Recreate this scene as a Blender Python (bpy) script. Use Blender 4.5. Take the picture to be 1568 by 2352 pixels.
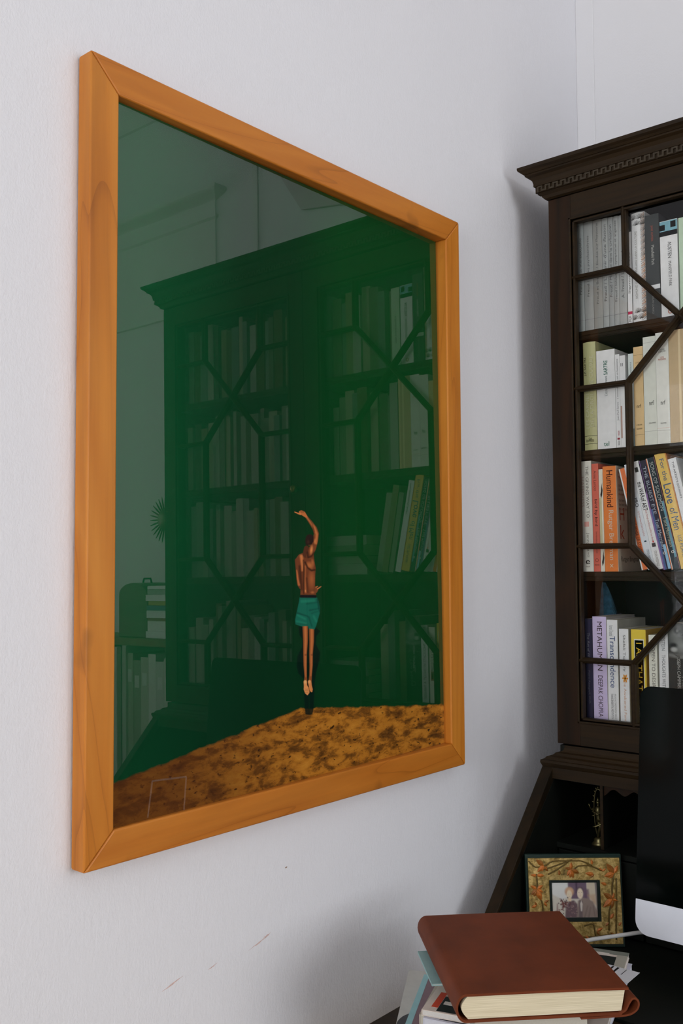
import bpy, math, random
import numpy as np
from mathutils import Vector, Matrix

for o in list(bpy.data.objects): bpy.data.objects.remove(o, do_unlink=True)
SC = bpy.context.scene
COL = SC.collection
random.seed(7)

def lin(r, g, b):
    f = lambda v: v/255/12.92 if v/255 <= .04045 else ((v/255+.055)/1.055)**2.4
    return (f(r), f(g), f(b), 1.0)

# ------------------------------------------------------------------ camera
CAM_POS = (.9679, -1.95505, 1.40326)
YAW, PITCH, ROLL, FPX = .711693, .054822, -.005424, 2216.0
fw = Vector((-math.sin(YAW)*math.cos(PITCH), math.cos(YAW)*math.cos(PITCH), math.sin(PITCH)))
rt = fw.cross(Vector((0, 0, 1))).normalized(); up = rt.cross(fw)
r2 = math.cos(ROLL)*rt + math.sin(ROLL)*up; u2 = -math.sin(ROLL)*rt + math.cos(ROLL)*up
cd = bpy.data.cameras.new('camera'); cam = bpy.data.objects.new('camera', cd); COL.objects.link(cam)
cam.matrix_world = Matrix(((r2.x, u2.x, -fw.x, CAM_POS[0]), (r2.y, u2.y, -fw.y, CAM_POS[1]), (r2.z, u2.z, -fw.z, CAM_POS[2]), (0, 0, 0, 1)))
cd.sensor_fit = 'VERTICAL'; cd.sensor_height = 36; cd.lens = FPX/2352*36; cd.clip_start = .02
SC.camera = cam

# ------------------------------------------------------------------ daylight and exposure
w = bpy.data.worlds.new('sky'); SC.world = w; w.use_nodes = True
w.node_tree.nodes['Background'].inputs[0].default_value = (.75, .86, 1.0, 1); w.node_tree.nodes['Background'].inputs[1].default_value = 1.0
def window_light(name, loc, rot, sx, sz, power, col):
    l = bpy.data.lights.new(name, 'AREA'); l.shape = 'RECTANGLE'; l.size = sx; l.size_y = sz; l.energy = power; l.color = col
    o = bpy.data.objects.new(name, l); COL.objects.link(o); o.location = loc; o.rotation_euler = rot
window_light('window_daylight', (.875, -4.46, 1.75), (math.radians(90), 0, 0), 1.35, 1.7, 70, (.96, .97, 1.0))
window_light('window_daylight', (3.66, -.87, 1.75), (math.radians(90), 0, math.radians(90)), 1.5, 1.7, 50, (.96, .97, 1.0))
vs = SC.view_settings; vs.view_transform = 'Standard'; vs.look = 'None'; vs.gamma = 1; vs.use_curve_mapping = False
vs.exposure = -.1

# ------------------------------------------------------------------ helpers
class MB:
    def __init__(s): s.v = []; s.f = []; s.m = []
    def add(s, verts, faces, mi=0):
        n = len(s.v); s.v += [tuple(p) for p in verts]; s.f += [tuple(i+n for i in f) for f in faces]; s.m += [mi]*len(faces); return s
    def box(s, x0, x1, y0, y1, z0, z1, mi=0):
        return s.add([(x, y, z) for x in (x0, x1) for y in (y0, y1) for z in (z0, z1)],
              [(0, 1, 3, 2), (4, 6, 7, 5), (0, 4, 5, 1), (2, 3, 7, 6), (0, 2, 6, 4), (1, 5, 7, 3)], mi)
    def prism(s, poly, axis, a, b, mi=0):
        """poly: 2-D points in the two other axes (in x,y,z order), extruded from a to b along axis"""
        def P(p, t):
            q = list(p); q.insert(axis, t); return q
        n = len(poly)
        A = sum(poly[i][0]*poly[(i+1) % n][1]-poly[(i+1) % n][0]*poly[i][1] for i in range(n))
        if (A < 0) ^ (axis == 1): poly = poly[::-1]
        if b < a: a, b = b, a
        vs = [P(p, a) for p in poly]+[P(p, b) for p in poly]
        return s.add(vs, [tuple(range(n))[::-1], tuple(range(n, 2*n))]+[(i, (i+1) % n, n+(i+1) % n, n+i) for i in range(n)], mi)
    def tube(s, pts, rad, n=8, mi=0, caps=True):
        pts = [Vector(p) for p in pts]; k = len(pts)
        if not hasattr(rad, '__len__'): rad = [rad]*k
        rings = []; prev = None
        for i, p in enumerate(pts):
            t = (pts[min(i+1, k-1)]-pts[max(i-1, 0)]).normalized()
            if prev is None: a = t.orthogonal().normalized()
            else: a = (prev-t*prev.dot(t)).normalized()
            prev = a; b = t.cross(a)
            rings.append([p+(a*math.cos(2*math.pi*j/n)+b*math.sin(2*math.pi*j/n))*rad[i] for j in range(n)])
        fs = [(i*n+j, i*n+(j+1) % n, (i+1)*n+(j+1) % n, (i+1)*n+j) for i in range(k-1) for j in range(n)]
        if caps: fs += [tuple(range(n))[::-1], tuple(range((k-1)*n, k*n))]
        return s.add([p for r in rings for p in r], fs, mi)
    def lathe(s, prof, c=(0, 0, 0), n=20, mi=0):
        vs = [(c[0]+r*math.cos(2*math.pi*j/n), c[1]+r*math.sin(2*math.pi*j/n), c[2]+z) for r, z in prof for j in range(n)]
        k = len(prof)
        return s.add(vs, [(i*n+j, i*n+(j+1) % n, (i+1)*n+(j+1) % n, (i+1)*n+j) for i in range(k-1) for j in range(n)]+[tuple(range(n))[::-1], tuple(range((k-1)*n, k*n))], mi)
    def blob(s, c, r, n=10, mi=0):
        vs = []; fs = []
        for i in range(n//2+1):
            a = math.pi*i/(n//2)
            for j in range(n): vs.append((c[0]+r[0]*math.sin(a)*math.cos(2*math.pi*j/n), c[1]+r[1]*math.sin(a)*math.sin(2*math.pi*j/n), c[2]-r[2]*math.cos(a)))
        for i in range(n//2):
            for j in range(n): fs.append((i*n+j, i*n+(j+1) % n, (i+1)*n+(j+1) % n, (i+1)*n+j))
        return s.add(vs, fs, mi)
    def moulding(s, prof, x0, x1, yf, yb=0., mi=0):
        """profile of (outward, z) run mitred round left side, front (-y) and right side"""
        st = [lambda o: (x0-o, yb), lambda o: (x0-o, yf-o), lambda o: (x1+o, yf-o), lambda o: (x1+o, yb)]
        n = len(prof); vs = [(*g(o), z) for g in st for o, z in prof]
        fs = [(k*n+i, (k+1)*n+i, (k+1)*n+i+1, k*n+i+1) for k in range(3) for i in range(n-1)]
        return s.add(vs, fs, mi)
    def build(s, name, mat, parent=None, smooth=False, bevel=0, loc=None, rot=None, seg=2):
        me = bpy.data.meshes.new(name); me.from_pydata(s.v, [], s.f); me.update()
        for mm in (mat if isinstance(mat, (list, tuple)) else [mat]): me.materials.append(mm)
        if any(s.m): me.polygons.foreach_set('material_index', s.m)
        if smooth:
            me.polygons.foreach_set('use_smooth', [True]*len(s.f))
        o = bpy.data.objects.new(name, me); COL.objects.link(o); o.parent = parent
        if loc: o.location = loc
        if rot: o.rotation_euler = rot
        if bevel:
            b = o.modifiers.new('bevel', 'BEVEL'); b.width = bevel; b.segments = seg; b.limit_method = 'ANGLE'
        return o

def tag(o, label=None, cat=None, group=None, kind=None):
    for k, v in (('label', label), ('category', cat), ('group', group), ('kind', kind)):
        if v: o[k] = v
    return o
def thing(name, label, cat, loc=(0, 0, 0), rot=(0, 0, 0), group=None):
    o = bpy.data.objects.new(name, None); COL.objects.link(o); o.location = loc; o.rotation_euler = rot; o.empty_display_size = .02
    return tag(o, label, cat, group)
def part(parent, name, o=None): o.parent = parent; return o

# ------------------------------------------------------------------ materials
class N:
    """tiny node-graph helper"""
    def __init__(s, name):
        s.mat = bpy.data.materials.new(name); s.mat.use_nodes = True; s.t = s.mat.node_tree; s.t.nodes.clear()
        s.out = s.n('ShaderNodeOutputMaterial')
    def n(s, kind, **kw):
        x = s.t.nodes.new(kind)
        for k, v in kw.items(): setattr(x, k, v)
        return x
    def l(s, a, b): s.t.links.new(a, b)
    def coord(s, scale=(1, 1, 1), kind='Object', rot=(0, 0, 0), loc=(0, 0, 0)):
        c = s.n('ShaderNodeTexCoord'); m = s.n('ShaderNodeMapping'); m.inputs[3].default_value = scale; m.inputs[2].default_value = rot; m.inputs[1].default_value = loc
        s.l(c.outputs[kind], m.inputs[0]); return m.outputs[0]
    def noise(s, vec, scale=5, detail=4, rough=.55, dist=0):
        x = s.n('ShaderNodeTexNoise'); x.inputs['Scale'].default_value = scale; x.inputs['Detail'].default_value = detail; x.inputs['Roughness'].default_value = rough; x.inputs['Distortion'].default_value = dist
        s.l(vec, x.inputs['Vector']); return x.outputs[0]
    def ramp(s, fac, stops):
        x = s.n('ShaderNodeValToRGB'); e = x.color_ramp.elements
        while len(e) < len(stops): e.new(.5)
        for i, (p, c) in enumerate(stops): e[i].position = p; e[i].color = c
        s.l(fac, x.inputs[0]); return x.outputs[0]
    def math(s, op, a, b=0, c=0, clamp=False):
        x = s.n('ShaderNodeMath', operation=op); x.use_clamp = clamp
        for i, v in enumerate((a, b, c)):
            if hasattr(v, 'is_linked') or hasattr(v, 'links'): s.l(v, x.inputs[i])
            else: x.inputs[i].default_value = v
        return x.outputs[0]
    def mix(s, fac, a, b, mode='MIX'):
        x = s.n('ShaderNodeMix', data_type='RGBA', blend_type=mode)
        for i, v in ((0, fac), (6, a), (7, b)):
            if hasattr(v, 'links'): s.l(v, x.inputs[i])
            else: x.inputs[i].default_value = v
        return x.outputs[2]
    def bsdf(s, col, rough=.6, spec=.5, metal=0, bump=None, bstr=.2, bdist=.001):
        p = s.n('ShaderNodeBsdfPrincipled')
        if hasattr(col, 'links'): s.l(col, p.inputs['Base Color'])
        else: p.inputs['Base Color'].default_value = col
        p.inputs['Roughness'].default_value = rough; p.inputs['Specular IOR Level'].default_value = spec; p.inputs['Metallic'].default_value = metal
        if bump is not None:
            b = s.n('ShaderNodeBump'); b.inputs['Strength'].default_value = bstr; b.inputs['Distance'].default_value = bdist
            s.l(bump, b.inputs['Height']); s.l(b.outputs[0], p.inputs['Normal'])
        s.l(p.outputs[0], s.out.inputs[0]); return s.mat

_pc = {}
def paint(rgb, rough=.6, spec=.3, var=.12, scale=60, metal=0, bump=0):
    """plain coloured surface with faint procedural variation"""
    key = (rgb, rough, spec, var, scale, metal, bump)
    if key in _pc: return _pc[key]
    g = N('paint_%d_%d_%d' % rgb); c = lin(*rgb); v = g.coord()
    nz = g.noise(v, scale, 3)
    dk = tuple(x*(1-var) for x in c[:3])+(1,); lt = tuple(min(1, x*(1+var*.6)) for x in c[:3])+(1,)
    col = g.ramp(nz, [(.3, dk), (.7, lt)])
    _pc[key] = g.bsdf(col, rough, spec, metal, nz if bump else None, bump or .1)
    return _pc[key]
def wood(name, dark, mid, light, axis=2, scale=1., rough=.4, spec=.4, bstr=.06, knots=False):
    g = N(name); sc = [34*scale]*3; sc[axis] = 2.6*scale
    v = g.coord(tuple(sc)); n1 = g.noise(v, 1, 5, .6, .8)
    sc2 = [260*scale]*3; sc2[axis] = 9*scale; n2 = g.noise(g.coord(tuple(sc2)), 1, 3, .6)
    wv = g.noise(g.coord(tuple(x*.32 for x in sc), loc=(.3, .7, .1)), 1, 2, .5, 1.6)
    base = g.ramp(g.math('FRACT', g.math('MULTIPLY', wv, 7)), [(0, lin(*mid)), (.55, lin(*light)), (.93, lin(*mid)), (1, lin(*dark))])
    c = g.mix(.55, base, g.ramp(n1, [(.28, lin(*dark)), (.5, lin(*mid)), (.72, lin(*light))]))
    c = g.mix(g.math('MULTIPLY', n2, .28), c, lin(*dark))
    if knots:
        k = g.noise(g.coord((9, 9, 9), loc=(.5, .2, .9)), 1, 2, .4)
        c = g.mix(g.ramp(k, [(.70, (0, 0, 0, 1)), (.80, (1, 1, 1, 1))]), c, lin(*[x*.6 for x in dark]))
    return g.bsdf(c, rough, spec, 0, n2, bstr)
def glass(name, ior=1.6, tint=(1, 1, 1, 1), rough=0.0):
    g = N(name); tr = g.n('ShaderNodeBsdfTransparent'); tr.inputs[0].default_value = tint
    gl = g.n('ShaderNodeBsdfGlossy'); gl.inputs['Roughness'].default_value = rough
    fr = g.n('ShaderNodeFresnel'); fr.inputs[0].default_value = ior
    ge = g.n('ShaderNodeNewGeometry'); fac = g.math('MULTIPLY', fr.outputs[0], g.math('SUBTRACT', 1, ge.outputs['Backfacing']))
    mx = g.n('ShaderNodeMixShader'); g.l(fac, mx.inputs[0]); g.l(tr.outputs[0], mx.inputs[1]); g.l(gl.outputs[0], mx.inputs[2]); g.l(mx.outputs[0], g.out.inputs[0])
    return g.mat

M = {}
def wallpaper(name, rgb, strength=.5):
    g = N(name); v = g.coord((300, 300, 190)); n1 = g.noise(v, 1, 4, .6, .3); n2 = g.noise(g.coord((90, 90, 45)), 1, 3)
    h = g.math('ADD', n1, g.math('MULTIPLY', n2, .8)); c = lin(*rgb)
    col = g.ramp(g.noise(g.coord(), 1.3, 2), [(.3, tuple(x*.97 for x in c[:3])+(1,)), (.7, c)])
    return g.bsdf(col, .85, .15, 0, h, strength, .0022)
M['wall'] = wallpaper('woodchip_wallpaper', (233, 232, 236), .26)
M['wall_smooth'] = wallpaper('painted_wall', (234, 233, 235), .12)
M['ceiling'] = paint((236, 235, 236), .9, .1, .02, 3)
M['trim'] = paint((228, 228, 226), .5, .3, .03, 20)
M['floor'] = wood('oak_floor', (150, 128, 100), (186, 164, 134), (204, 184, 156), 1)
M['cherry_v'] = wood('cherry_vertical', (152, 86, 22), (200, 120, 34), (222, 146, 54), 2, .55, .42, .35, .05, True)
M['cherry_h'] = wood('cherry_horizontal', (142, 80, 20), (194, 114, 34), (212, 134, 48), 1, .55, .42, .35, .05, True)
M['mahog'] = wood('mahogany_vertical', (15, 10, 5), (34, 22, 9), (54, 31, 12), 2, .8, .5, .16)
M['mahog_x'] = wood('mahogany_horizontal', (20, 15, 7), (40, 28, 13), (52, 37, 17), 0, .8, .5, .16)
M['mahog_dark'] = wood('mahogany_inside_shade', (8, 12, 8), (12, 16, 11), (17, 18, 12), 0, .8, .6, .2)  # darker copy of the mahogany with the shade of the insides in its colour
M['mahog_b'] = wood('mahogany_bureau', (18, 14, 7), (34, 25, 12), (46, 32, 16), 2, .8, .55, .14)
M['glass'] = glass('cabinet_glass', 1.5, (.99, .995, .99, 1))
M['picglass'] = glass('picture_glass', 1.85)
M['paper'] = paint((214, 208, 192), .9, .1, .1, 400)
M['brass'] = paint((120, 100, 52), .3, .5, .3, 40, 1)
M['dark_metal'] = paint((24, 26, 26), .5, .4)
# ------------------------------------------------------------------ the room
RX, RY, RZ = 3.6, -4.4, 3.0
def struct(name, mb, mat, **k): return tag(mb.build(name, mat, **k), kind='structure')
wl = struct('wall_left', MB().box(-.16, -.010, RY-.15, .15, 0, RZ), M['wall'])
struct('wall_back', MB().box(-.010, RX+.15, 0, .15, 0, RZ), M['wall_smooth'])
struct('floor', MB().box(-.16, RX+.15, RY-.15, .15, -.1, 0), M['floor'])
struct('ceiling', MB().box(-.16, RX+.15, RY-.15, .15, RZ, RZ+.1), M['ceiling'])
def wall_hole(axis, a0, a1, h0, h1, u0, u1, z0, z1):
    m = MB()
    for (p, q, r, s_) in ((u0, h0, 0, RZ), (h1, u1, 0, RZ), (h0, h1, 0, z0), (h0, h1, z1, RZ)):
        m.box(p, q, a0, a1, r, s_) if axis == 1 else m.box(a0, a1, p, q, r, s_)
    return m
struct('wall_front', wall_hole(1, RY-.15, RY, .2, 1.55, -.010, RX+.15, .9, 2.6), M['wall_smooth'])
struct('wall_right', wall_hole(0, RX, RX+.15, -1.62, -.12, RY, 0, .9, 2.6), M['wall_smooth'])
def window(name, axis, a, u0, u1, z0, z1):
    def bar(m, p, q, r, s_, t0=.0, t1=.05): m.box(p, q, a+t0, a+t1, r, s_) if axis == 1 else m.box(a+t0, a+t1, p, q, r, s_)
    m = MB(); um = (u0+u1)/2
    for p, q, r, s_ in ((u0, u0+.06, z0, z1), (u1-.06, u1, z0, z1), (u0, u1, z0, z0+.07), (u0, u1, z1-.06, z1), (um-.04, um+.04, z0, z1), (u0, u1, z1-.5, z1-.45)): bar(m, p, q, r, s_)
    o = struct(name, m, M['trim'])
    for p, q in ((u0+.06, um-.04), (um+.04, u1-.06)):
        for r, s_ in ((z0+.07, z1-.5), (z1-.45, z1-.06)):
            m = MB(); bar(m, p, q, r, s_, .02, .024); m.build('pane', M['glass'], o)
window('window_1', 1, RY-.04, .2, 1.55, .9, 2.6)
window('window_2', 0, RX+.01, -1.62, -.12, .9, 2.6)
# narrow pilaster strip in the corner and the flat seam strip above the bookcase
struct('trim_1', MB().box(-.010, .032, -.003, 0, 0, 2.86), M['wall_smooth'], bevel=.001)
struct('trim_2', MB().box(.985, 1.006, -.006, 0, 0, 2.86), M['trim'], bevel=.001)
# crown mouldings
cp = [(0, 2.86), (.012, 2.86), (.014, 2.872), (.03, 2.89), (.034, 2.90), (.034, 2.915), (.05, 2.935), (.075, 2.955), (.09, 2.965), (.09, 2.98), (.10, 3.0)]
mb = MB(); n = len(cp)
mb.add([(x, -o, z) for x in (-.01, RX) for o, z in cp], [(i, n+i, n+i+1, i+1) for i in range(n-1)])
struct('trim_3', mb, M['trim'])
# overdoor entablature and casing right of the bookcase
mb = MB(); mb.box(1.163, 2.25, -.005, 0, 2.21, 2.53)
mb.moulding([(0, 2.526), (.006, 2.530), (.040, 2.541), (.046, 2.546), (.046, 2.556), (0, 2.558)], 1.163, 2.25, -.004)
mb.moulding([(0, 2.468), (.010, 2.474), (.010, 2.482), (0, 2.486)], 1.163, 2.25, -.004)
mb.box(1.163, 1.19, -.005, 0, 0, 2.21).box(2.22, 2.25, -.005, 0, 0, 2.21).box(1.19, 2.22, -.012, 0, 2.20, 2.212)
struct('trim_4', mb, M['trim'])
# scuff marks on the wallpaper
SC_MARKS = [(-1.000, .884, .040, .0028), (-.985, .889, .016, .003), (-1.085, .878, .016, .002), (-1.152, .8775, .034, .0026), (-.9463, .9729, .005, .003)]
for i, (y, z, ln, th) in enumerate(SC_MARKS):
    mb = MB(); k = 9
    top = [(y-ln/2+ln*j/(k-1), z+.25*ln*(j/(k-1)-.5)+th*.5*random.random()*math.sin(math.pi*j/(k-1))) for j in range(k)]
    bot = [(p[0], p[1]-th*(.3+.7*random.random())*max(.15, math.sin(math.pi*j/(k-1)))) for j, p in enumerate(top)]
    mb.prism(top+bot[::-1], 0, -.010, -.0099)
    mb.build('scuff_mark', paint((216, 188, 182), .9, .1, .2, 400) if i < 4 else paint((150, 120, 95), .9, .1), wl)

# ------------------------------------------------------------------ framed picture
Y0, Y1, Z0, Z1 = -1.3034, -.5251, 1.0547, 2.0169; RW = .041; XF, XB = .017, -.0085
pic = thing('framed_picture', 'large cherry wood framed photographic print of a green corner hung on the white wall', 'picture', (XB, (Y0+Y1)/2, Z0))
def local(par, mb):
    L = par.location; mb.v = [(x-L[0], y-L[1], z-L[2]) for x, y, z in mb.v]; return mb
def rail(poly, mat): local(pic, MB().prism(poly, 0, XB, XF)).build('frame_rail', mat, pic, bevel=.0022, seg=3)
yi0, yi1, zi0, zi1 = Y0+RW, Y1-RW, Z0+RW, Z1-RW
rail([(Y0, Z0), (yi0, zi0), (yi0, zi1), (Y0, Z1)], M['cherry_v'])
rail([(Y1, Z0), (Y1, Z1), (yi1, zi1), (yi1, zi0)], M['cherry_v'])
rail([(Y0, Z1), (yi0, zi1), (yi1, zi1), (Y1, Z1)], M['cherry_h'])
rail([(Y0, Z0), (Y1, Z0), (yi1, zi0), (yi0, zi0)], M['cherry_h'])
# glass and print tilted inside the frame, angles fitted to the reflections in the image
TILT = (0, .008, -.0122)   # rotation about y and z
PC = (.0055, -.914, 1.536)
hw, hh = .352, .4445
loc = tuple(PC[i]-pic.location[i] for i in range(3))
def tilt_obj(o): o.rotation_mode = 'XYZ'; o.rotation_euler = (0, -.008, .0122); return o
gpane = tilt_obj(MB().box(-.001, .001, -hw, hw, -hh, hh).build('glass_pane', M['picglass'], pic, loc=loc))
back = tilt_obj(MB().box(-.0060, -.0050, -hw, hw, -hh, hh).build('backing_board', paint((92, 74, 52), .9), pic, loc=loc))

# --- the printed image: procedural green corner and sandy ground, plus a painted figure (vertex colours with alpha)
def print_material():
    g = N('photographic_print'); tc = g.n('ShaderNodeTexCoord'); sp = g.n('ShaderNodeSeparateXYZ'); g.l(tc.outputs['Object'], sp.inputs[0])
    a, b = sp.outputs[1], sp.outputs[2]
    wob = g.math('MULTIPLY', g.math('SUBTRACT', g.noise(g.coord((1, 40, 40)), 1, 4), .5), .010)
    l1 = g.math('ADD', g.math('MULTIPLY', a, .155), -.3345)          # left wall / ground edge
    l2 = g.math('ADD', g.math('MULTIPLY', a, -.098), -.3395)         # right wall / ground edge
    edge = g.math('ADD', g.math('MINIMUM', l1, l2), wob)
    fm = g.math('MULTIPLY', g.math('SUBTRACT', edge, b), 350, clamp=True)
    # green wall: darker left flank meets lighter right flank
    side = g.math('MULTIPLY', g.math('ADD', a, .02), 9, clamp=True)
    green = g.mix(side, lin(4, 56, 28), lin(5, 74, 29)); far = g.math('MULTIPLY', g.math('SUBTRACT', -.12, a), 4.5, clamp=True); green = g.mix(far, green, lin(7, 92, 50))  # far tints the left of the print with the glass reflection's teal haze
    low = g.math('MULTIPLY', g.math('SUBTRACT', -.10, b), 4.2, clamp=True)
    green = g.mix(g.math('MULTIPLY', low, .55), green, lin(3, 42, 25))
    hi = g.math('SUBTRACT', 1, g.math('MULTIPLY', g.math('ABSOLUTE', g.math('SUBTRACT', a, .16)), 3.0), clamp=True)
    green = g.mix(g.math('MULTIPLY', hi, .28), green, lin(8, 84, 33))
    grain = g.noise(g.coord((1, 900, 900)), 1, 1); green = g.mix(g.math('MULTIPLY', grain, .18), green, lin(4, 40, 22))
    speck = g.ramp(g.noise(g.coord((1, 120, 120)), 1, 1), [(.80, (0, 0, 0, 1)), (.84, (1, 1, 1, 1))]); green = g.mix(g.math('MULTIPLY', speck, .25), green, lin(60, 100, 50))
    # ground
    v = g.coord((1, 24, 62), rot=(-.16, 0, 0)); n1 = g.noise(v, 1, 8, .66, .25); n2 = g.noise(g.coord((1, 90, 170), rot=(-.16, 0, 0)), 1, 4, .6)
    sand = g.ramp(n1, [(.30, lin(66, 40, 16)), (.44, lin(128, 80, 26)), (.53, lin(190, 122, 38)), (.68, lin(210, 142, 50))])
    sand = g.mix(g.ramp(n2, [(.33, (1, 1, 1, 1)), (.40, (0, 0, 0, 1))]), sand, lin(52, 30, 12))
    leftdark = g.math('MULTIPLY', g.math('SUBTRACT', .0, a), 4.0, clamp=True)
    sand = g.mix(g.math('MULTIPLY', leftdark, .8), sand, lin(84, 44, 20))
    base = g.mix(fm, green, sand)
    at = g.n('ShaderNodeAttribute'); at.attribute_name = 'ink'
    c = g.mix(at.outputs['Alpha'], base, at.outputs['Color'])
    return g.bsdf(c, .75, .08)
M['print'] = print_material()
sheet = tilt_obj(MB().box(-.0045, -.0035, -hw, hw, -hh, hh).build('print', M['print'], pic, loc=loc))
ca = sheet.data.color_attributes.new('ink', 'FLOAT_COLOR', 'POINT'); ca.data.foreach_set('color', [0.]*4*len(sheet.data.vertices))

class Canvas:
    """soft raster used for flat printed pictures; x right, y down, arbitrary units"""
    def __init__(s, X, Y): s.X = X; s.Y = Y; s.gain = 1.; s.c = np.zeros(X.shape+(3,)); s.a = np.zeros(X.shape)
    def put(s, m, rgb, al=1.):
        m = np.clip(m, 0, 1)*al; c = np.minimum(np.array(lin(*rgb)[:3])*s.gain, 1)
        na = m+s.a*(1-m)
        s.c = np.where(na[..., None] > 1e-6, (m[..., None]*c+(s.a*(1-m))[..., None]*s.c)/np.maximum(na, 1e-6)[..., None], s.c); s.a = na
    def poly(s, pts, rgb, soft=3., al=1., only=None):
        inside = np.zeros(s.X.shape, bool); d = np.full(s.X.shape, 1e9); n = len(pts)
        for i in range(n):
            (x0, y0), (x1, y1) = pts[i], pts[(i+1) % n]
            cr = ((y0 > s.Y) != (y1 > s.Y)) & (s.X < (x1-x0)*(s.Y-y0)/((y1-y0) if y1 != y0 else 1e-9)+x0); inside ^= cr
            L = (x1-x0)**2+(y1-y0)**2+1e-9; t = np.clip(((s.X-x0)*(x1-x0)+(s.Y-y0)*(y1-y0))/L, 0, 1)
            d = np.minimum(d, np.hypot(s.X-x0-t*(x1-x0), s.Y-y0-t*(y1-y0)))
        m = np.clip(np.where(inside, d, -d)/(2*soft)+.5, 0, 1)
        if only is not None: m = m*only
        s.put(m, rgb, al); return m
    def caps(s, path, rgb, soft=3., al=1., only=None):
        m = np.zeros(s.X.shape)
        for (x0, y0, a), (x1, y1, b) in zip(path[:-1], path[1:]):
            L = (x1-x0)**2+(y1-y0)**2+1e-9; t = np.clip(((s.X-x0)*(x1-x0)+(s.Y-y0)*(y1-y0))/L, 0, 1)
            d = np.hypot(s.X-x0-t*(x1-x0), s.Y-y0-t*(y1-y0))-(a+t*(b-a)); m = np.maximum(m, np.clip(.5-d/(2*soft), 0, 1))
        if only is not None: m = m*only
        s.put(m, rgb, al); return m
    def ell(s, x, y, rx, ry, rgb, al=1., soft=.5, ang=0., only=None):
        ca, sa = math.cos(ang), math.sin(ang); u = ((s.X-x)*ca+(s.Y-y)*sa)/rx; v = (-(s.X-x)*sa+(s.Y-y)*ca)/ry
        m = np.clip((1-np.hypot(u, v))/soft+.0, 0, 1)
        if only is not None: m = m*only
        s.put(m, rgb, al); return m
def raster_object(name, P, cv, mat, parent):
    """P: (h,w,3) vertex positions"""
    h, w_ = cv.X.shape; idx = np.arange(h*w_).reshape(h, w_)
    f = np.stack([idx[:-1, :-1], idx[1:, :-1], idx[1:, 1:], idx[:-1, 1:]], -1).reshape(-1, 4)
    me = bpy.data.meshes.new(name); me.from_pydata(P.reshape(-1, 3).tolist(), [], f.tolist()); me.update()
    ca = me.color_attributes.new('ink', 'FLOAT_COLOR', 'POINT')
    ca.data.foreach_set('color', np.concatenate([cv.c, cv.a[..., None]], -1).astype('f4').ravel())
    me.materials.append(mat); o = bpy.data.objects.new(name, me); COL.objects.link(o); o.parent = parent; return o

HM = np.array([[4854.497, -5.9656, 455.1359], [339.2464, -6762.3123, -212.9744], [.531685, .0387, 1.0]])  # print plane (m) -> pixels of an enlarged image crop, via the fitted camera
A, B = np.meshgrid(np.arange(-.036, .040, .00042), np.arange(-.035, -.362, -.00042))
q = np.stack([A, B, np.ones_like(A)], -1) @ HM.T
cv = Canvas(q[..., 0]/q[..., 2], q[..., 1]/q[..., 2])
cv.gain = 1.4
SH = (2, 24, 18)
cv.poly([(365, 1300), (540, 1310), (585, 1350), (545, 1400), (540, 1480), (582, 1560), (575, 1640), (540, 1760), (525, 1860), (520, 1990), (512, 2130), (500, 2175), (475, 2185), (430, 2180), (422, 2100), (415, 1960), (416, 1830), (360, 1770), (345, 1700), (352, 1600), (400, 1500), (405, 1430), (375, 1390)], SH, 4, .92)
cv.poly([(462, 1985), (474, 1985), (474, 2140), (464, 2140)], (6, 46, 26), 4, .6)
SK, HL, DK = (136, 74, 38), (198, 118, 64), (62, 34, 22)
# legs
for path, hl in ((((432, 1290, 27), (435, 1450, 23), (430, 1570, 18), (430, 1690, 16), (434, 1800, 11), (434, 1840, 15)), 427), (((497, 1300, 27), (497, 1450, 23), (490, 1570, 18), (490, 1690, 16), (484, 1790, 12), (480, 1840, 15)), 492)):
    m = cv.caps(path, SK, 3)
    cv.caps([(x+2, y, r*.5) for x, y, r in path[:-1]], HL, 8, .75, m)
    cv.ell(hl+8, 1585, 16, 14, DK, .5, .6, 0, m)
# soles
m = cv.caps(((430, 1855, 17), (432, 1890, 16), (440, 1925, 26), (448, 1955, 24), (450, 1978, 9)), (214, 142, 84), 3); cv.ell(430, 1855, 14, 26, (238, 178, 116), .8, .6, 0, m)
for yy in (1925, 1940, 1958): cv.caps(((424, yy, 2), (446, yy+5, 2), (466, yy-3, 2)), (140, 80, 44), 2, .6, m)
m = cv.caps(((474, 1855, 18), (480, 1890, 15), (488, 1930, 17), (492, 1948, 10)), (206, 130, 74), 3); cv.ell(472, 1852, 12, 26, (234, 172, 110), .8, .6, 0, m)
# shorts
st = cv.poly([(378, 1010), (552, 1010), (568, 1045), (583, 1120), (580, 1170), (545, 1290), (528, 1330), (470, 1325), (462, 1298), (400, 1300), (335, 1280), (330, 1240), (352, 1140), (370, 1060)], (18, 98, 78), 4)
for a_, b_, w_, al in (((350, 1165), (460, 1200), 9, .6), ((470, 1210), (500, 1300), 10, .5), ((450, 1075), (560, 1060), 7, .45), ((480, 1140), (575, 1120), 8, .5), ((500, 1170), (560, 1150), 6, .4), ((340, 1270), (455, 1288), 5, .4), ((560, 1030), (578, 1150), 10, .7)): cv.caps((a_+(w_,), b_+(w_*.6,)), (8, 52, 44), 7, al, st)
for a_, b_, w_ in (((360, 1190), (430, 1225), 9), ((400, 1050), (520, 1040), 14), ((520, 1200), (545, 1250), 10), ((350, 1250), (440, 1270), 7)): cv.caps((a_+(w_,), b_+(w_,)), (34, 128, 100), 8, .55, st)
cv.poly([(384, 985), (545, 988), (550, 1015), (382, 1014)], (22, 20, 24), 3)
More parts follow.
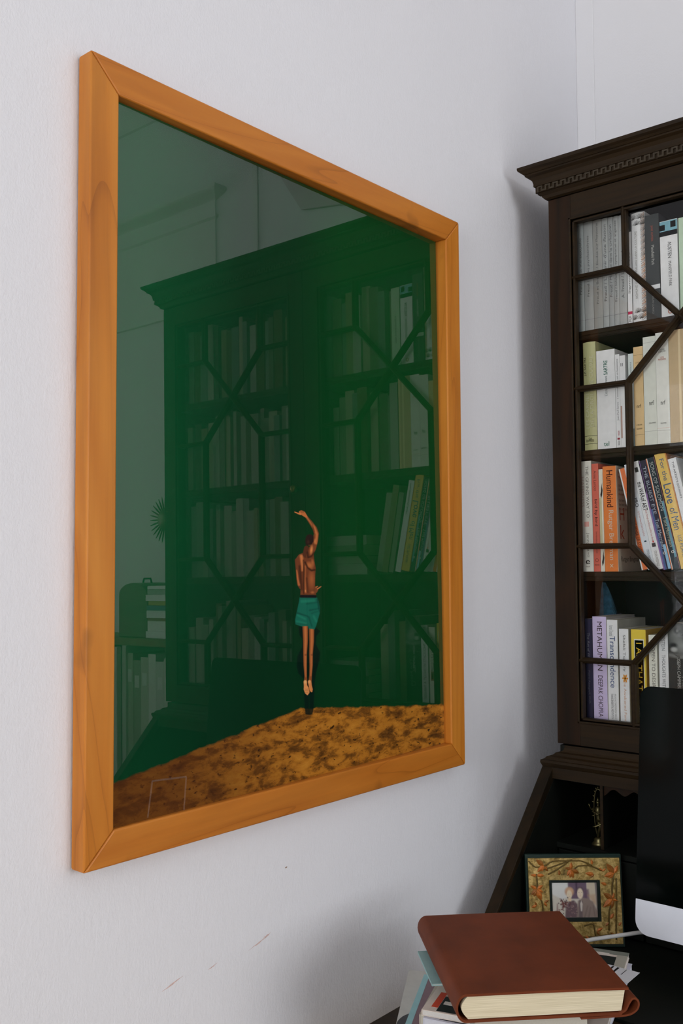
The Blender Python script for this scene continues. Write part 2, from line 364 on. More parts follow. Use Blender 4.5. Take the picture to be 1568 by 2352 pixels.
# left arm behind back, torso
cv.caps(((352, 640, 20), (356, 740, 15), (362, 820, 15), (372, 880, 17), (384, 915, 10)), (104, 56, 32), 3); cv.caps(((352, 740, 6), (360, 830, 8), (372, 885, 10)), (196, 112, 62), 5, .8)
to = cv.poly([(430, 560), (470, 540), (520, 570), (528, 640), (542, 720), (536, 800), (534, 900), (545, 985), (386, 985), (390, 900), (372, 800), (345, 700), (345, 620), (375, 580), (420, 565)], (112, 60, 34), 4)
cv.caps(((398, 600, 15), (408, 680, 14), (404, 740, 8)), (206, 124, 70), 9, .85, to)
cv.caps(((436, 700, 7), (432, 830, 9), (438, 960, 8)), (186, 106, 58), 7, .7, to)
cv.caps(((418, 640, 8), (424, 740, 9), (420, 880, 9), (420, 970, 6)), (44, 24, 16), 6, .75, to)
cv.caps(((380, 700, 12), (386, 800, 14), (400, 930, 8)), (52, 28, 18), 9, .8, to)
cv.caps(((450, 820, 8), (456, 900, 8), (462, 960, 6)), (52, 28, 18), 7, .6, to)
cv.ell(500, 830, 42, 120, (172, 98, 54), .8, .9, 0, to); cv.ell(480, 690, 52, 44, (196, 116, 64), .75, .8, .5, to)
cv.caps(((436, 660, 9), (462, 715, 9), (500, 742, 9), (535, 735, 8)), (40, 22, 15), 6, .85, to)
cv.ell(512, 660, 20, 46, (182, 104, 58), .7, .8, -.2, to); cv.ell(437, 945, 9, 16, (226, 150, 90), .7, .8, 0, to); cv.ell(508, 960, 26, 18, (190, 112, 62), .6, .8, 0, to)
# right hand at the hip
cv.caps(((542, 915, 11), (552, 935, 15), (545, 955, 10)), (120, 66, 38), 3); cv.caps(((560, 925, 6), (580, 912, 5), (596, 902, 3)), (196, 116, 68), 3); cv.caps(((545, 908, 6), (562, 900, 4)), (176, 102, 58), 3)
# neck, head
cv.caps(((452, 520, 26), (445, 580, 34)), (84, 46, 28), 4)
# raised arm
ar = cv.caps(((478, 600, 30), (512, 520, 34), (540, 440, 28), (552, 372, 24), (535, 320, 22), (490, 255, 17), (452, 205, 12)), (118, 64, 36), 3)
cv.caps(((548, 470, 10), (556, 380, 12), (532, 312, 11), (486, 248, 8), (455, 208, 6)), (198, 118, 66), 6, .75, ar)
cv.ell(500, 535, 20, 58, (220, 140, 80), .85, .8, .15, ar); cv.ell(536, 450, 13, 36, (214, 132, 76), .7, .8, .1, ar); cv.caps(((460, 560, 8), (466, 610, 10), (500, 600, 8), (528, 560, 6)), (44, 24, 16), 6, .8)
cv.caps(((476, 215, 6), (512, 280, 6), (530, 350, 6)), (70, 38, 22), 5, .6, ar)
hd = cv.poly([(440, 420), (452, 392), (480, 378), (508, 386), (524, 404), (522, 450), (505, 480), (478, 486), (446, 490), (438, 460)], (40, 26, 22), 5); cv.ell(468, 455, 20, 26, (84, 50, 34), .5, .9, 0, hd); cv.ell(480, 488, 16, 8, (150, 84, 50), .5, .9)
# raised hand with stretched finger
cv.caps(((448, 200, 13), (420, 172, 22), (400, 160, 20), (388, 158, 12)), (190, 108, 58), 3); cv.caps(((392, 178, 8), (365, 170, 6), (334, 157, 4)), (208, 126, 70), 3)
for k in range(3): cv.caps(((392+k*13, 146, 4), (402+k*12, 162, 4)), (104, 58, 32), 3, .6)
P = np.stack([np.full_like(A, -.0032), A, B], -1)
tilt_obj(raster_object('printed_figure', P, cv, M['print'], pic)).location = loc
# faint pale outline on the glass, low on the left
mb = MB(); sx = .0012
q4 = [(-.2849, -.3937), (-.2325, -.4009), (-.2388, -.4351), (-.2979, -.4344)]
q4 = [(-.290, -.3945), (-.236, -.3985), (-.240, -.4395), (-.297, -.437)]
for i in (0, 1, 3):
    p, r_ = Vector(q4[i]), Vector(q4[(i+1) % 4]); t = (r_-p).normalized(); nn = Vector((-t.y, t.x))*.0011
    mb.prism([tuple(p+nn), tuple(p-nn), tuple(r_-nn), tuple(r_+nn)], 0, .001, .0012)
g = N('pale_outline_tint'); tr = g.n('ShaderNodeBsdfTransparent'); df = g.n('ShaderNodeBsdfDiffuse'); df.inputs[0].default_value = lin(200, 170, 150); mx = g.n('ShaderNodeMixShader'); mx.inputs[0].default_value = .08
g.l(tr.outputs[0], mx.inputs[1]); g.l(df.outputs[0], mx.inputs[2]); g.l(mx.outputs[0], g.out.inputs[0])
tag(tilt_obj(mb.build('pale_outline', g.mat, pic, loc=loc)), 'faint pale outline on the glass')
# ------------------------------------------------------------------ glazed bookcase
BX0, BX1, YF = .0664, 1.0716, -.2857
bc = thing('glazed_bookcase', 'dark mahogany bookcase with glazed lattice doors and fretwork cornice', 'bookcase', (0, 0, 1.0616))
def bb(mb, name, mat, **k): return local(bc, mb).build(name, mat, bc, **k)
ZB, ZT = 1.0616, 2.1145
for x in (BX0, BX1-.018): bb(MB().box(x, x+.018, YF+.0205, -.002, ZB, ZT), 'side_panel', M['mahog'])
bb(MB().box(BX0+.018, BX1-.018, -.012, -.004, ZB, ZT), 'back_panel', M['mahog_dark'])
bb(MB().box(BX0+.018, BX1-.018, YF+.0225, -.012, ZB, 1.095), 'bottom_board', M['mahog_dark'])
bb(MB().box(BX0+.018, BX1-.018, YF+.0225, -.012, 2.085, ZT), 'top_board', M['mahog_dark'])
SHELF = [1.388, 1.620, 1.8516]
for z in SHELF:
    mb = MB(); mb.box(BX0+.0185, BX1-.0185, YF+.031, -.013, z-.0175, z)
    mb.box(BX0+.0185, BX1-.0185, YF+.0285, YF+.031, z-.0160, z-.0118).box(BX0+.0185, BX1-.0185, YF+.0285, YF+.031, z-.0095, z-.0015)
    bb(mb, 'shelf', M['mahog_x'], bevel=.0008)
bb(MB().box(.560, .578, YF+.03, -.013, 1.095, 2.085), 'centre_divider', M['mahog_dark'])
# cornice
prof = [(0, 2.1145), (.006, 2.1165), (.0085, 2.122), (.0135, 2.1255), (.0135, 2.1275), (.017, 2.1275), (.017, 2.1395), (.0205, 2.1395), (.0205, 2.1445), (.022, 2.1505), (.026, 2.1565), (.0325, 2.1595), (.0325, 2.163), (.0345, 2.163), (.0375, 2.1665), (.0425, 2.1695), (.0435, 2.1725), (.0435, 2.176), (0, 2.178)]
mb = MB(); mb.moulding(prof, BX0, BX1, YF)
co = bb(mb, 'cornice', M['mahog_x'])
bb(MB().box(BX0, BX1, YF, -.002, ZT, 2.177), 'cornice_core', M['mahog_dark'])
# Greek key fret
mb = MB(); z0, z1, pit, th = 2.1280, 2.1390, .0167, .0031
def fret(put, n):
    for k in range(n):
        u = k*pit
        put(u, u+th, z0, z1); put(u+th, u+pit/2, z1-th, z1); put(u+pit/2, u+pit/2+th, z0, z1); put(u+pit/2+th, u+pit, z0, z0+th)
xs = BX0-.017
fret(lambda a, b, c, d: mb.box(xs+.004+a, xs+.004+b, YF-.0195, YF-.0165, c, d), 62)
fret(lambda a, b, c, d: mb.box(xs-.0025, xs+.0005, YF-.014+a, YF-.014+b, c, d), 17)
fret(lambda a, b, c, d: mb.box(BX1+.0165, BX1+.0195, YF-.014+a, YF-.014+b, c, d), 17)
tag(local(co, mb).build('fretwork', paint((58, 48, 33), .5, .3, .2, 80), None), 'Greek key fretwork band')
fr_ = bpy.data.objects['fretwork']; fr_.parent = co
fr_.location = (0, 0, 0)
for v in fr_.data.vertices: v.co.z -= bc.location.z
# doors
GT, GB = 2.0635, 1.1094; z1, z2, z3, z4 = 1.951, 1.736, 1.4356, 1.222
def make_door(x0, x1, inner_l, inner_r, key):
    c = (inner_l+inner_r)/2; a = .1003; A_, B_ = c-a, c+a; L, R = inner_l, inner_r
    mb = MB(); yb_ = YF+.020
    mb.box(x0, L, YF, yb_, ZB+.002, ZT-.0015).box(R, x1, YF, yb_, ZB+.002, ZT-.0015)
    d = bb(mb, 'door', M['mahog'], bevel=.0012)
    for ra, rb in ((ZB+.002, GB), (GT, ZT-.0015)):
        mb = MB().box(L, R, YF, yb_, ra, rb); mb.v = [(x, y, z-ZB) for x, y, z in mb.v]; mb.build('rail', M['mahog_x'], d, bevel=.0008)
    # bead moulding round the opening
    mb = MB()
    for k, (off, w_, pr) in enumerate(((-.004, .004, .0022), (.0015, .0045, -.002))):
        o0, o1 = off, off+w_
        for (p, q, r, s_) in ((L+o0, L+o1, GB+o0, GT-o0), (R-o1, R-o0, GB+o0, GT-o0), (L+o0, R-o0, GB+o0, GB+o1), (L+o0, R-o0, GT-o1, GT-o0)):
            mb.box(p, q, YF-pr, YF+.015, r, s_)
    mb.v = [(x, y, z-ZB) for x, y, z in mb.v]; mb.build('bead_moulding', M['mahog_x'], d, bevel=.0009)
    X1_, X2_ = (c, (z1+z2)/2), (c, (z3+z4)/2)
    segs = []
    for s_ in (-1, 1):
        V = A_ if s_ < 0 else B_; E_ = L if s_ < 0 else R
        segs += [((V, GT), (V, z1)), ((V, z2), (V, z3)), ((V, z4), (V, GB))]
        segs += [((E_, z), (V, z)) for z in (z1, z2, z3, z4)]
        segs += [((V, z1), X1_), ((V, z2), X1_), ((V, z3), X2_), ((V, z4), X2_)]
    for p, q in segs:
        p, q = Vector(p), Vector(q); t = (q-p).normalized(); n_ = Vector((-t.y, t.x)); e = .0015
        pr = [(-.0052, 0), (-.0052, -.0105), (-.0032, -.0125), (-.0026, -.0155), (0, -.0175), (.0026, -.0155), (.0032, -.0125), (.0052, -.0105), (.0052, 0)]
        vs = []
        for s0, base in ((-e, p), (e, q)):
            for u, o in pr:
                w2 = base+t*s0+n_*u; vs.append((w2.x, YF+.0175+o, w2.y-ZB))
        k = len(pr)
        MB().add(vs, [(i, i+1, k+i+1, k+i) for i in range(k-1)]+[(k-1, 0, k, 2*k-1), tuple(range(k))[::-1], tuple(range(k, 2*k))]).build('glazing_bar', M['mahog_x'], d)
    T, Bt = GT, GB
    half = lambda V, E_: [[(E_, z1), (V, z1), (V, T), (E_, T)], [(E_, z2), (V, z2), X1_, (V, z1), (E_, z1)], [(E_, z3), (V, z3), (V, z2), (E_, z2)], [(E_, z4), (V, z4), X2_, (V, z3), (E_, z3)], [(E_, Bt), (V, Bt), (V, z4), (E_, z4)]]
    polys = half(A_, L)+half(B_, R)+[[(A_, z1), X1_, (B_, z1), (B_, T), (A_, T)], [(A_, z3), X2_, (B_, z3), (B_, z2), X1_, (A_, z2)], [(A_, Bt), (B_, Bt), (B_, z4), X2_, (A_, z4)]]
    for pl in polys:
        MB().prism([(x, z-ZB) for x, z in pl], 1, YF+.0150, YF+.0168).build('pane', M['glass'], d)
    return d
XM = (BX0+BX1)/2
make_door(BX0, XM-.0008, .1134, XM-.047, 'l')
d2 = make_door(XM+.0008, BX1, XM+.047, BX1-.047, 'r')
mb = MB().lathe([(.004, 0), (.004, .008), (.009, .012), (.010, .018), (.006, .022)], n=14); mb.v = [(x+XM+.022, YF-z, y+.53) for x, y, z in mb.v]
mb.build('knob', M['brass'], d2, smooth=True)

# ------------------------------------------------------------------ bureau desk with its fall front open
UX0, UX1 = .050, 1.088; DZ = .735
bu = thing('bureau_desk', 'dark mahogany bureau with sloping sides and lowered writing flap', 'desk', (0, 0, 0))
def ub(mb, name, mat, **k): return mb.build(name, mat, bu, **k)
sp = [(-.004, 0), (-.004, 1.024), (-.316, 1.024), (-.597, DZ-.005), (-.597, .08), (-.54, 0)]
for x in (UX0, UX1-.022): ub(MB().prism(sp, 0, x, x+.022), 'side_panel', M['mahog_b'], bevel=.0012)
ub(MB().box(UX0+.022, UX1-.022, -.318, -.004, 1.004, 1.024), 'top_board', M['mahog_x'])
pr2 = [(0, 1.0235), (.0, 1.0240), (.003, 1.031), (.0025, 1.0355), (-.002, 1.0365), (-.006, 1.041), (-.014, 1.0430), (-.018, 1.0475), (-.026, 1.0490), (-.029, 1.0525), (-.0305, 1.0570), (-.0305, 1.0610)]
mb = MB().moulding(pr2, UX0-.001+.001, UX1, -.3160); ub(mb, 'waist_moulding', M['mahog_x'])
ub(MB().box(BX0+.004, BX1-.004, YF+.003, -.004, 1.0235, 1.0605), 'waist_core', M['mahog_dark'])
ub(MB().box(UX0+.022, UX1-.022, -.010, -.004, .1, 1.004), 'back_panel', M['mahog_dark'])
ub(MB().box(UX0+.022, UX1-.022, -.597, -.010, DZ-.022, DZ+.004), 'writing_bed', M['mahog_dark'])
for x in (UX0+.0222, UX1-.0232): ub(MB().prism([(-.012, DZ+.005), (-.012, 1.003), (-.312, 1.003), (-.585, DZ+.005)], 0, x, x+.001), 'shade_lining', M['mahog_dark'])  # added dark sheets standing in for the shade inside the bureau
ub(MB().box(UX0+.0235, UX1-.0235, -.314, -.012, 1.0025, 1.0038), 'shade_lining', M['mahog_dark'])
# fall front
ub(MB().box(UX0, UX1, -1.035, -.598, DZ-.022, DZ), 'fall_front', M['mahog_x'], bevel=.002)
ub(MB().box(UX0+.05, UX1-.05, -.985, -.64, DZ, DZ+.0006), 'leather_inset', paint((20, 30, 22), .5, .4, .2, 200))
for x in (.11, 1.0): ub(MB().box(x, x+.025, -.90, -.60, DZ-.072, DZ-.0225), 'loper', M['mahog'])
# pigeonhole fitment
PF = -.300
fit = ub(MB().box(UX0+.023, UX1-.023, PF-.008, -.011, .8765, .8855), 'pigeonhole_shelf', M['mahog_dark'])
ps = [.1585+.1215*k for k in range(7)]
for x in ps: MB().box(x, x+.0055, PF, -.011, .8855, 1.0035).build('partition', [M['mahog_dark']], fit)
for x in ps: MB().box(x, x+.0055, PF-.0015, PF, .8855, 1.0035).build('partition_edge', M['mahog_x'], fit)
edges = ps+[UX1-.028]
for x in ps[:-1]:
    p0, p1 = x+.0055, x+.1215; W_ = p1-p0; k = 40; pts = []
    for j in range(k+1):
        t = j/k; s_ = abs(t-.5)*2
        pts.append((p0+W_*t, .9905+.0055*math.cos(s_*math.pi*3)*(.6+.4*(1-s_))-.006*(s_ > .8)*(s_-.8)*5))
    MB().prism(pts+[(p1, 1.0035), (p0, 1.0035)], 1, PF+.004, PF+.008).build('valance', M['mahog'], fit)
for k in range(6):
    x0 = UX0+.024+k*.1648; dr = ub(MB().box(x0+.002, x0+.1628, PF-.006, -.05, .742, .873), 'small_drawer', M['mahog_dark'], bevel=.0015)
    mb = MB().lathe([(.003, 0), (.003, .006), (.006, .009), (.0065, .013), (.003, .016)], n=12); mb.v = [(x+x0+.082, PF-.006-z, y+.81) for x, y, z in mb.v]; mb.build('knob', M['brass'], dr, smooth=True)
# chest of drawers below
for k, (za, zb_) in enumerate(((.10, .29), (.295, .485), (.49, .655))):
    dr = ub(MB().box(UX0+.026, UX1-.026, -.600, -.05, za, zb_), 'drawer', M['mahog_x'], bevel=.003)
    for x in (.3, .84):
        mb = MB().lathe([(.006, 0), (.006, .01), (.014, .016), (.016, .024), (.008, .03)], n=14); mb.v = [(a+x, -.600-c, b+(za+zb_)/2) for a, b, c in mb.v]; mb.build('knob', M['brass'], dr, smooth=True)
ub(MB().box(UX0+.022, UX1-.022, -.59, -.01, .02, .095), 'plinth', M['mahog_x'])
# ------------------------------------------------------------------ books
TEXTS = []
def text(parent, s, size, origin, udir, vdir, rgb, name='lettering', bold=0, spec=.1):
    """flat lettering: string fitted into size=(length, height), centred on origin, running along udir with letter tops along vdir"""
    TEXTS.append((parent, s, size, Vector(origin), Vector(udir), Vector(vdir), rgb, name, bold))
def flush_texts():
    tmp = []
    for t in TEXTS:
        cu = bpy.data.curves.new('t', 'FONT'); cu.body = t[1]; cu.resolution_u = 3; cu.offset = 0 if 'M' in t[1] else t[8]; o = bpy.data.objects.new('t', cu); COL.objects.link(o); tmp.append(o)
    bpy.context.view_layer.update(); dg = bpy.context.evaluated_depsgraph_get()
    for t, o in zip(TEXTS, tmp):
        parent, s, (ln, ht), org, U, V, rgb, name, bold = t
        me = bpy.data.meshes.new_from_object(o.evaluated_get(dg)); n = len(me.vertices)
        if not n: continue
        co = np.zeros(n*3); me.vertices.foreach_get('co', co); co = co.reshape(-1, 3)
        lo, hi = co.min(0), co.max(0); k = np.array([(co[:, 0]-(lo[0]+hi[0])/2)*ln/(hi[0]-lo[0]), (co[:, 1]-(lo[1]+hi[1])/2)*ht/max(1e-6, hi[1]-lo[1])])
        P = np.array(org)[None]+k[0][:, None]*np.array(U)[None]+k[1][:, None]*np.array(V)[None]
        me.vertices.foreach_set('co', P.ravel()); me.update(); me.name = name
        me.materials.clear(); me.materials.append(paint(rgb, .6, .2, .02))
        q = bpy.data.objects.new(name, me); COL.objects.link(q); q.parent = parent
    for o in tmp:
        c = o.data; bpy.data.objects.remove(o); bpy.data.curves.remove(c)

def book(label, x, z, w, h, rgb, y=-.2525, d=.125, lean=0., texts=(), bands=(), side=None, hard=False, bulge=0., pages=(205, 198, 180), group=None, rough=.5, name='book', flat=False, rotz=0., parts=True, gain=1.6):
    boost = lambda c: tuple(int(round(min(238, 255*((c_/255)**2.2*gain)**(1/2.2)))) for c_ in [v_*.88+.12*sum(c)/3 for v_ in c])
    rgb = boost(rgb); side = side and boost(side); bands = [(b_[0], b_[1], boost(b_[2]))+tuple(b_[3:]) for b_ in bands]
    """upright book, spine towards -y.  texts: (string, fx, fz, len_frac, height, 'd'/'u'/'h', rgb); bands: (z0, z1, rgb[, x0, x1])"""
    b = thing(name, label, 'book', (x, y, z), (0, lean, rotz), group)
    if flat: b.rotation_euler = (0, math.radians(90), rotz)
    t = .0022 if hard else .0007; ins = .003 if hard else .0004
    k = 6; outer = [(0, d)]+[(w*j/k, -bulge*math.sin(math.pi*j/k)) for j in range(k+1)]+[(w, d)] if bulge else [(0, d), (0, 0), (w, 0), (w, d)]
    inner = [(w-t, d), (w-t, t), (t, t), (t, d)]
    mats = [paint(rgb, rough, .35, .05, 90)]
    # cover as three boards so that faces stay convex
    mb = MB(); mb.prism([(0, 0), (t, 0), (t, d), (0, d)], 2, 0, h).prism([(w-t, 0), (w, 0), (w, d), (w-t, d)], 2, 0, h, 1 if side else 0)
    if bulge: mb.prism([(w*j/k, -bulge*math.sin(math.pi*j/k)) for j in range(k+1)]+[(w, t), (0, t)], 2, 0, h)
    else: mb.prism([(t, 0), (w-t, 0), (w-t, t), (t, t)], 2, 0, h)
    if side: mats.append(paint(side, rough, .35, .05, 90))
    mb.build('cover', mats, b)
    if parts: MB().box(t, w-t, t, d-ins, ins, h-ins).build('page_block', paint(pages, .9, .1, .12, 500), b)
    yy = -bulge-.0003
    for bd in bands:
        x0, x1 = (bd[3], bd[4]) if len(bd) > 3 else (0, 1)
        m = MB()
        if bulge: m.prism([(w*j/k, -bulge*math.sin(math.pi*j/k)-.0003) for j in range(k+1)]+[(w, -.0001), (0, -.0001)], 2, h*bd[0], h*bd[1])
        else: m.box(w*x0, w*x1, -.0002, .0, h*bd[0], h*bd[1])
        m.build('printed_band', paint(bd[2], rough, .3, .05), b)
    for (s, fx, fz, lf, ht, di, c, *rest) in texts:
        if di == 'd': U, V = (0, 0, -1), (1, 0, 0)
        elif di == 'u': U, V = (0, 0, 1), (-1, 0, 0)
        else: U, V = (1, 0, 0), (0, 0, 1)
        text(b, s, (lf*(h if di in 'du' else w), ht), (w*fx, yy-.0002, h*fz), U, V, c, 'lettering', rest[0] if rest else 0)
    return b

S1, S2, S3, S4 = 1.8516, 1.620, 1.388, 1.095
# --- top shelf
gx = [.1087, .1224, .1414, .1602, .1725, .1831, .1935, .2090]
gt = ['Freud / La vie sexuelle', 'Freud / Cinq psychanalyses', "Freud et Breuer / Etudes sur l'hysterie", "Freud / L'avenir d'une illusion", 'Freud / Malaise dans la civilisation', 'Freud / Inhibition, symptome et angoisse', 'A. Freud / Le moi et les mecanismes']
gl = ['leftmost thin grey paperback on the top shelf', 'second grey paperback from the left on the top shelf, wide spine', 'third grey paperback from the left on the top shelf, slightly tan', 'fourth grey paperback from the left on the top shelf', 'fifth grey paperback from the left on the top shelf', 'sixth grey paperback from the left on the top shelf', 'last of the grey paperbacks, beside the white one with a red foot']
for i in range(7):
    x0, x1 = gx[i], gx[i+1]-.0005
    c = [(132, 138, 137), (144, 147, 145), (140, 140, 134), (150, 153, 151), (146, 149, 148), (154, 156, 154), (158, 160, 158)][i]  # light falling off towards the left is put into these greys
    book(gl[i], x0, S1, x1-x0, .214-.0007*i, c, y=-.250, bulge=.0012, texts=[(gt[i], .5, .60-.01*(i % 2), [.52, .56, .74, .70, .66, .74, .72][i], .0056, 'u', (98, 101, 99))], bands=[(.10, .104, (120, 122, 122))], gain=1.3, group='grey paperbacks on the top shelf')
book('thin white paperback with a red label at its foot on the top shelf', .2097, S1, .0083, .174, (206, 204, 196), y=-.250, texts=[('Sigmund Freud', .5, .55, .45, .005, 'u', (110, 110, 105)), ('PUF', .5, .05, .06, .005, 'u', (40, 40, 40))], bands=[(.10, .13, (170, 30, 70)), (.16, .26, (214, 190, 196), .25, .75)])
# fan patterned book
fb = book('cream book with black and peach fan pattern on its spine', .2195, S1, .0258, .2065, (222, 218, 206), bulge=.0035, hard=True, y=-.249, texts=[('SIGMUND FREUD  MALAISE DANS LA CULTURE', .35, .52, .62, .0042, 'u', (170, 168, 160))])
def onspine(p): u = min(max(p[0], .0002), .0256)/.0258; return (u*.0258, -.0035*math.sin(math.pi*u)-.0006, p[1])
def fan(mb, x0, cz, a0, a1, n, r0, r1, th):
    for a in range(n):
        ang = math.radians(a0+(a1-a0)*a/(n-1)); bend = .25
        pts = []
        for t in (0, .33, .66, 1.):
            rr = r0+(r1-r0)*t; an = ang+bend*t; pts.append((x0+math.cos(an)*rr*.8, cz+math.sin(an)*rr))
        for p, q in zip(pts[:-1], pts[1:]):
            if not (.0 <= p[0] <= .0258 and 0.001 < p[1] < .2055 and 0.001 < q[1] < .2055): continue
            dx, dz = q[0]-p[0], q[1]-p[1]; L_ = math.hypot(dx, dz)+1e-9; nx, nz = -dz/L_*th, dx/L_*th
            mb.add([onspine((p[0]+nx, p[1]+nz)), onspine((p[0]-nx, p[1]-nz)), onspine((q[0]-nx, q[1]-nz)), onspine((q[0]+nx, q[1]+nz))], [(0, 1, 2, 3)])
mk, mp = MB(), MB()
for r_ in range(17):
    cz = .006+r_*.0118; top_ = r_ > 9
    fan(mk, .0262, cz, 80, 190, 9 if top_ else 6, .002, .0105, .00028); fan(mp, .0262, cz+.004, 86, 184, 7, .002, .0095, .0004 if not top_ else .0002)
for r_, xs_ in ((0, (.004, .017)), (1, (.011, .022)), (15, (.011, .022)), (16, (.004, .017))):
    for x0 in xs_: fan(mk, x0, .004+r_*.0118, 30, 150, 9, .002, .0105, .00028)
mk.build('fan_pattern', paint((62, 60, 56), .6, .2), fb); mp.build('fan_pattern', paint((222, 172, 134), .6, .2), fb)
book('black paperback with red and white lettering on the top shelf', .2462, S1, .0270, .1955, (42, 46, 46), texts=[('JANE AUSTEN', .5, .82, .15, .0050, 'd', (176, 84, 62)), ('Mansfield Park', .55, .61, .19, .0056, 'd', (190, 190, 184)), ('PENGUIN CLASSICS', .5, .15, .2, .0032, 'd', (150, 150, 146))], bands=[(.285, .325, (206, 204, 196))])
ma = book('white paperback with a blue picture at the top of its spine', .2748, S1, .0325, .1775, (214, 208, 206), texts=[('AUSTEN', .55, .69, .17, .0068, 'd', (70, 68, 70)), ('MANSFIELD PARK', .55, .44, .26, .0056, 'd', (110, 108, 106)), ('o', .5, .05, .25, .0085, 'h', (190, 110, 80))], bands=[(.84, .995, (96, 146, 160)), (.84, .89, (140, 176, 184)), (.90, .96, (190, 206, 208), .0, .3), (.92, .985, (206, 214, 214), .62, .92)])
book('pale green paperback beside the white one on the top shelf', .3100, S1, .0225, .1765, (160, 182, 156), texts=[('E.M. Forster', .5, .76, .16, .005, 'd', (206, 214, 200)), ('A Room with a View', .5, .46, .36, .005, 'd', (70, 80, 70))])
# --- second shelf
bk = book('olive green hardback with pale title on the second shelf', .1180, S2, .0258, .2085, (152, 152, 106), hard=True, bulge=.003, texts=[('LES CARNETS', .33, .38, .36, .0062, 'u', (206, 206, 172)), ('DE LA DROLE DE GUERRE', .68, .54, .66, .0072, 'u', (206, 206, 172)), ('J.P. SARTRE', .2, .775, .17, .005, 'u', (52, 52, 34), .006), ('Club', .5, .105, .24, .004, 'h', (30, 34, 26)), ('EXPRESS', .5, .085, .6, .0045, 'h', (30, 34, 26), .006)], bands=[(.128, .1315, (30, 34, 26)), (.054, .0575, (30, 34, 26))])
book('thick white paperback with green author name on the second shelf', .1447, S2, .0372, .1885, (206, 210, 210), texts=[('SARTRE', .5, .82, .145, .0080, 'u', (30, 106, 84), .006), ("L'etre et le neant", .5, .635, .2, .006, 'u', (140, 146, 146)), ('tel', .48, .05, .28, .009, 'h', (40, 110, 84))])
book('thin white paperback with a dark red square near its foot', .1826, S2, .0085, .1768, (206, 206, 204), texts=[("Jean-Paul Sartre    L'existentialisme est un humanisme", .5, .62, .66, .0042, 'u', (120, 120, 120)), ('essais', .5, .155, .05, .004, 'u', (170, 50, 66)), ('folio', .5, .05, .05, .0045, 'u', (60, 60, 60))], bands=[(.085, .105, (130, 30, 44), .2, .8)])
book('slim white paperback with a brown streak, behind the glazing bar', .1915, S2, .0110, .1730, (204, 204, 202), texts=[('II', .4, .90, .4, .006, 'h', (130, 130, 130))], bands=[(.1, .45, (150, 120, 108), .05, .3)])
book('thin bluish white paperback left of the tan book', .2085, S2, .0098, .1740, (176, 184, 180), texts=[('Jean-Paul Sartre  Situations', .5, .66, .5, .005, 'u', (128, 138, 136))], bands=[(0, .19, (110, 124, 124))])
book('tan paperback with black script mark on the second shelf', .2190, S2, .0180, .1850, (190, 160, 112), texts=[('nrf', .5, .40, .45, .007, 'h', (60, 52, 40)), ('LE MUR', .45, .84, .5, .003, 'h', (150, 110, 80)), ('GALLIMARD', .5, .172, .6, .0028, 'h', (70, 60, 46)), ('1939', .5, .21, .55, .0028, 'h', (70, 60, 46))], bands=[(.915, .9175, (120, 98, 66)), (.11, .1125, (120, 98, 66))])
book('pale grey paperback with script mark, right of the tan book', .2378, S2, .0235, .2005, (186, 188, 178), texts=[('nrf', .6, .385, .36, .0082, 'h', (50, 50, 46)), ('GALLIMARD', .65, .20, .55, .003, 'h', (110, 110, 104))], bands=[(.945, .947, (130, 130, 122)), (.125, .127, (130, 130, 122))])
book('cream paperback with red subtitle, tall, on the second shelf', .2617, S2, .0240, .2045, (204, 200, 184), texts=[('nrf', .5, .37, .36, .0082, 'h', (60, 58, 52)), ('SIMONE', .5, .845, .4, .0032, 'h', (90, 88, 80)), ('DE BEAUVOIR', .5, .828, .55, .0032, 'h', (90, 88, 80)), ('LES', .5, .775, .28, .0032, 'h', (190, 104, 84)), ('MANDARINS', .5, .757, .6, .0034, 'h', (190, 104, 84)), ('GALLIMARD', .5, .185, .45, .003, 'h', (110, 108, 100))], bands=[(.14, .142, (190, 150, 130)), (.118, .120, (130, 126, 116))])
book('worn tan paperback with streaked spine at the right of the second shelf', .2861, S2, .0320, .2050, (172, 148, 112), bands=[(0, 1, (196, 176, 138), .55, .68), (.0, 1, (190, 168, 130), .85, 1)])
# --- third shelf
book('white paperback with grey capitals at the left of the third shelf', .1080, S3, .0235, .2115, (196, 190, 180), lean=-.008, side=(160, 156, 146), texts=[('THE GIVING WAY TO', .62, .72, .47, .0058, 'd', (120, 116, 106)), ('HAPPINESS', .2, .72, .27, .0055, 'd', (206, 176, 166)), ('Jenny Santi', .55, .24, .22, .007, 'd', (140, 136, 124)), ('e', .5, .085, .36, .008, 'h', (36, 32, 32), .006), ('KNOPF', .5, .045, .34, .0025, 'h', (120, 90, 80))], bands=[(.405, .45, (206, 140, 130), .28, .68)])
book('narrow salmon red paperback on the third shelf', .1318, S3, .0133, .2055, (190, 84, 66), lean=-.006, texts=[('Anne Lamott', .5, .84, .19, .0055, 'd', (118, 52, 40)), ('bird by bird', .5, .545, .25, .0072, 'd', (74, 34, 30), .006), ('Some Instructions on Writing and Life', .5, .27, .2, .0045, 'd', (120, 60, 48)), ('O', .5, .105, .5, .0065, 'h', (140, 66, 52)), ('ANCHOR', .5, .062, .7, .0028, 'h', (90, 46, 38))])
bb_ = book('thin white paperback with small bird pictures on the third shelf', .1459, S3, .0080, .194, (198, 188, 172), lean=-.006, bands=[(.22, .72, (170, 164, 128), .0, .6)])
for zc in (.150, .022):
    mb = MB().prism([(.0038, zc-.012), (.0060, zc-.006), (.0074, zc+.004), (.0062, zc+.010), (.0068, zc+.018), (.0050, zc+.010), (.0042, zc+.002), (.0026, zc-.004)], 1, -.0004, -.0001); mb.build('printed_bird', paint((44, 40, 36)), bb_)
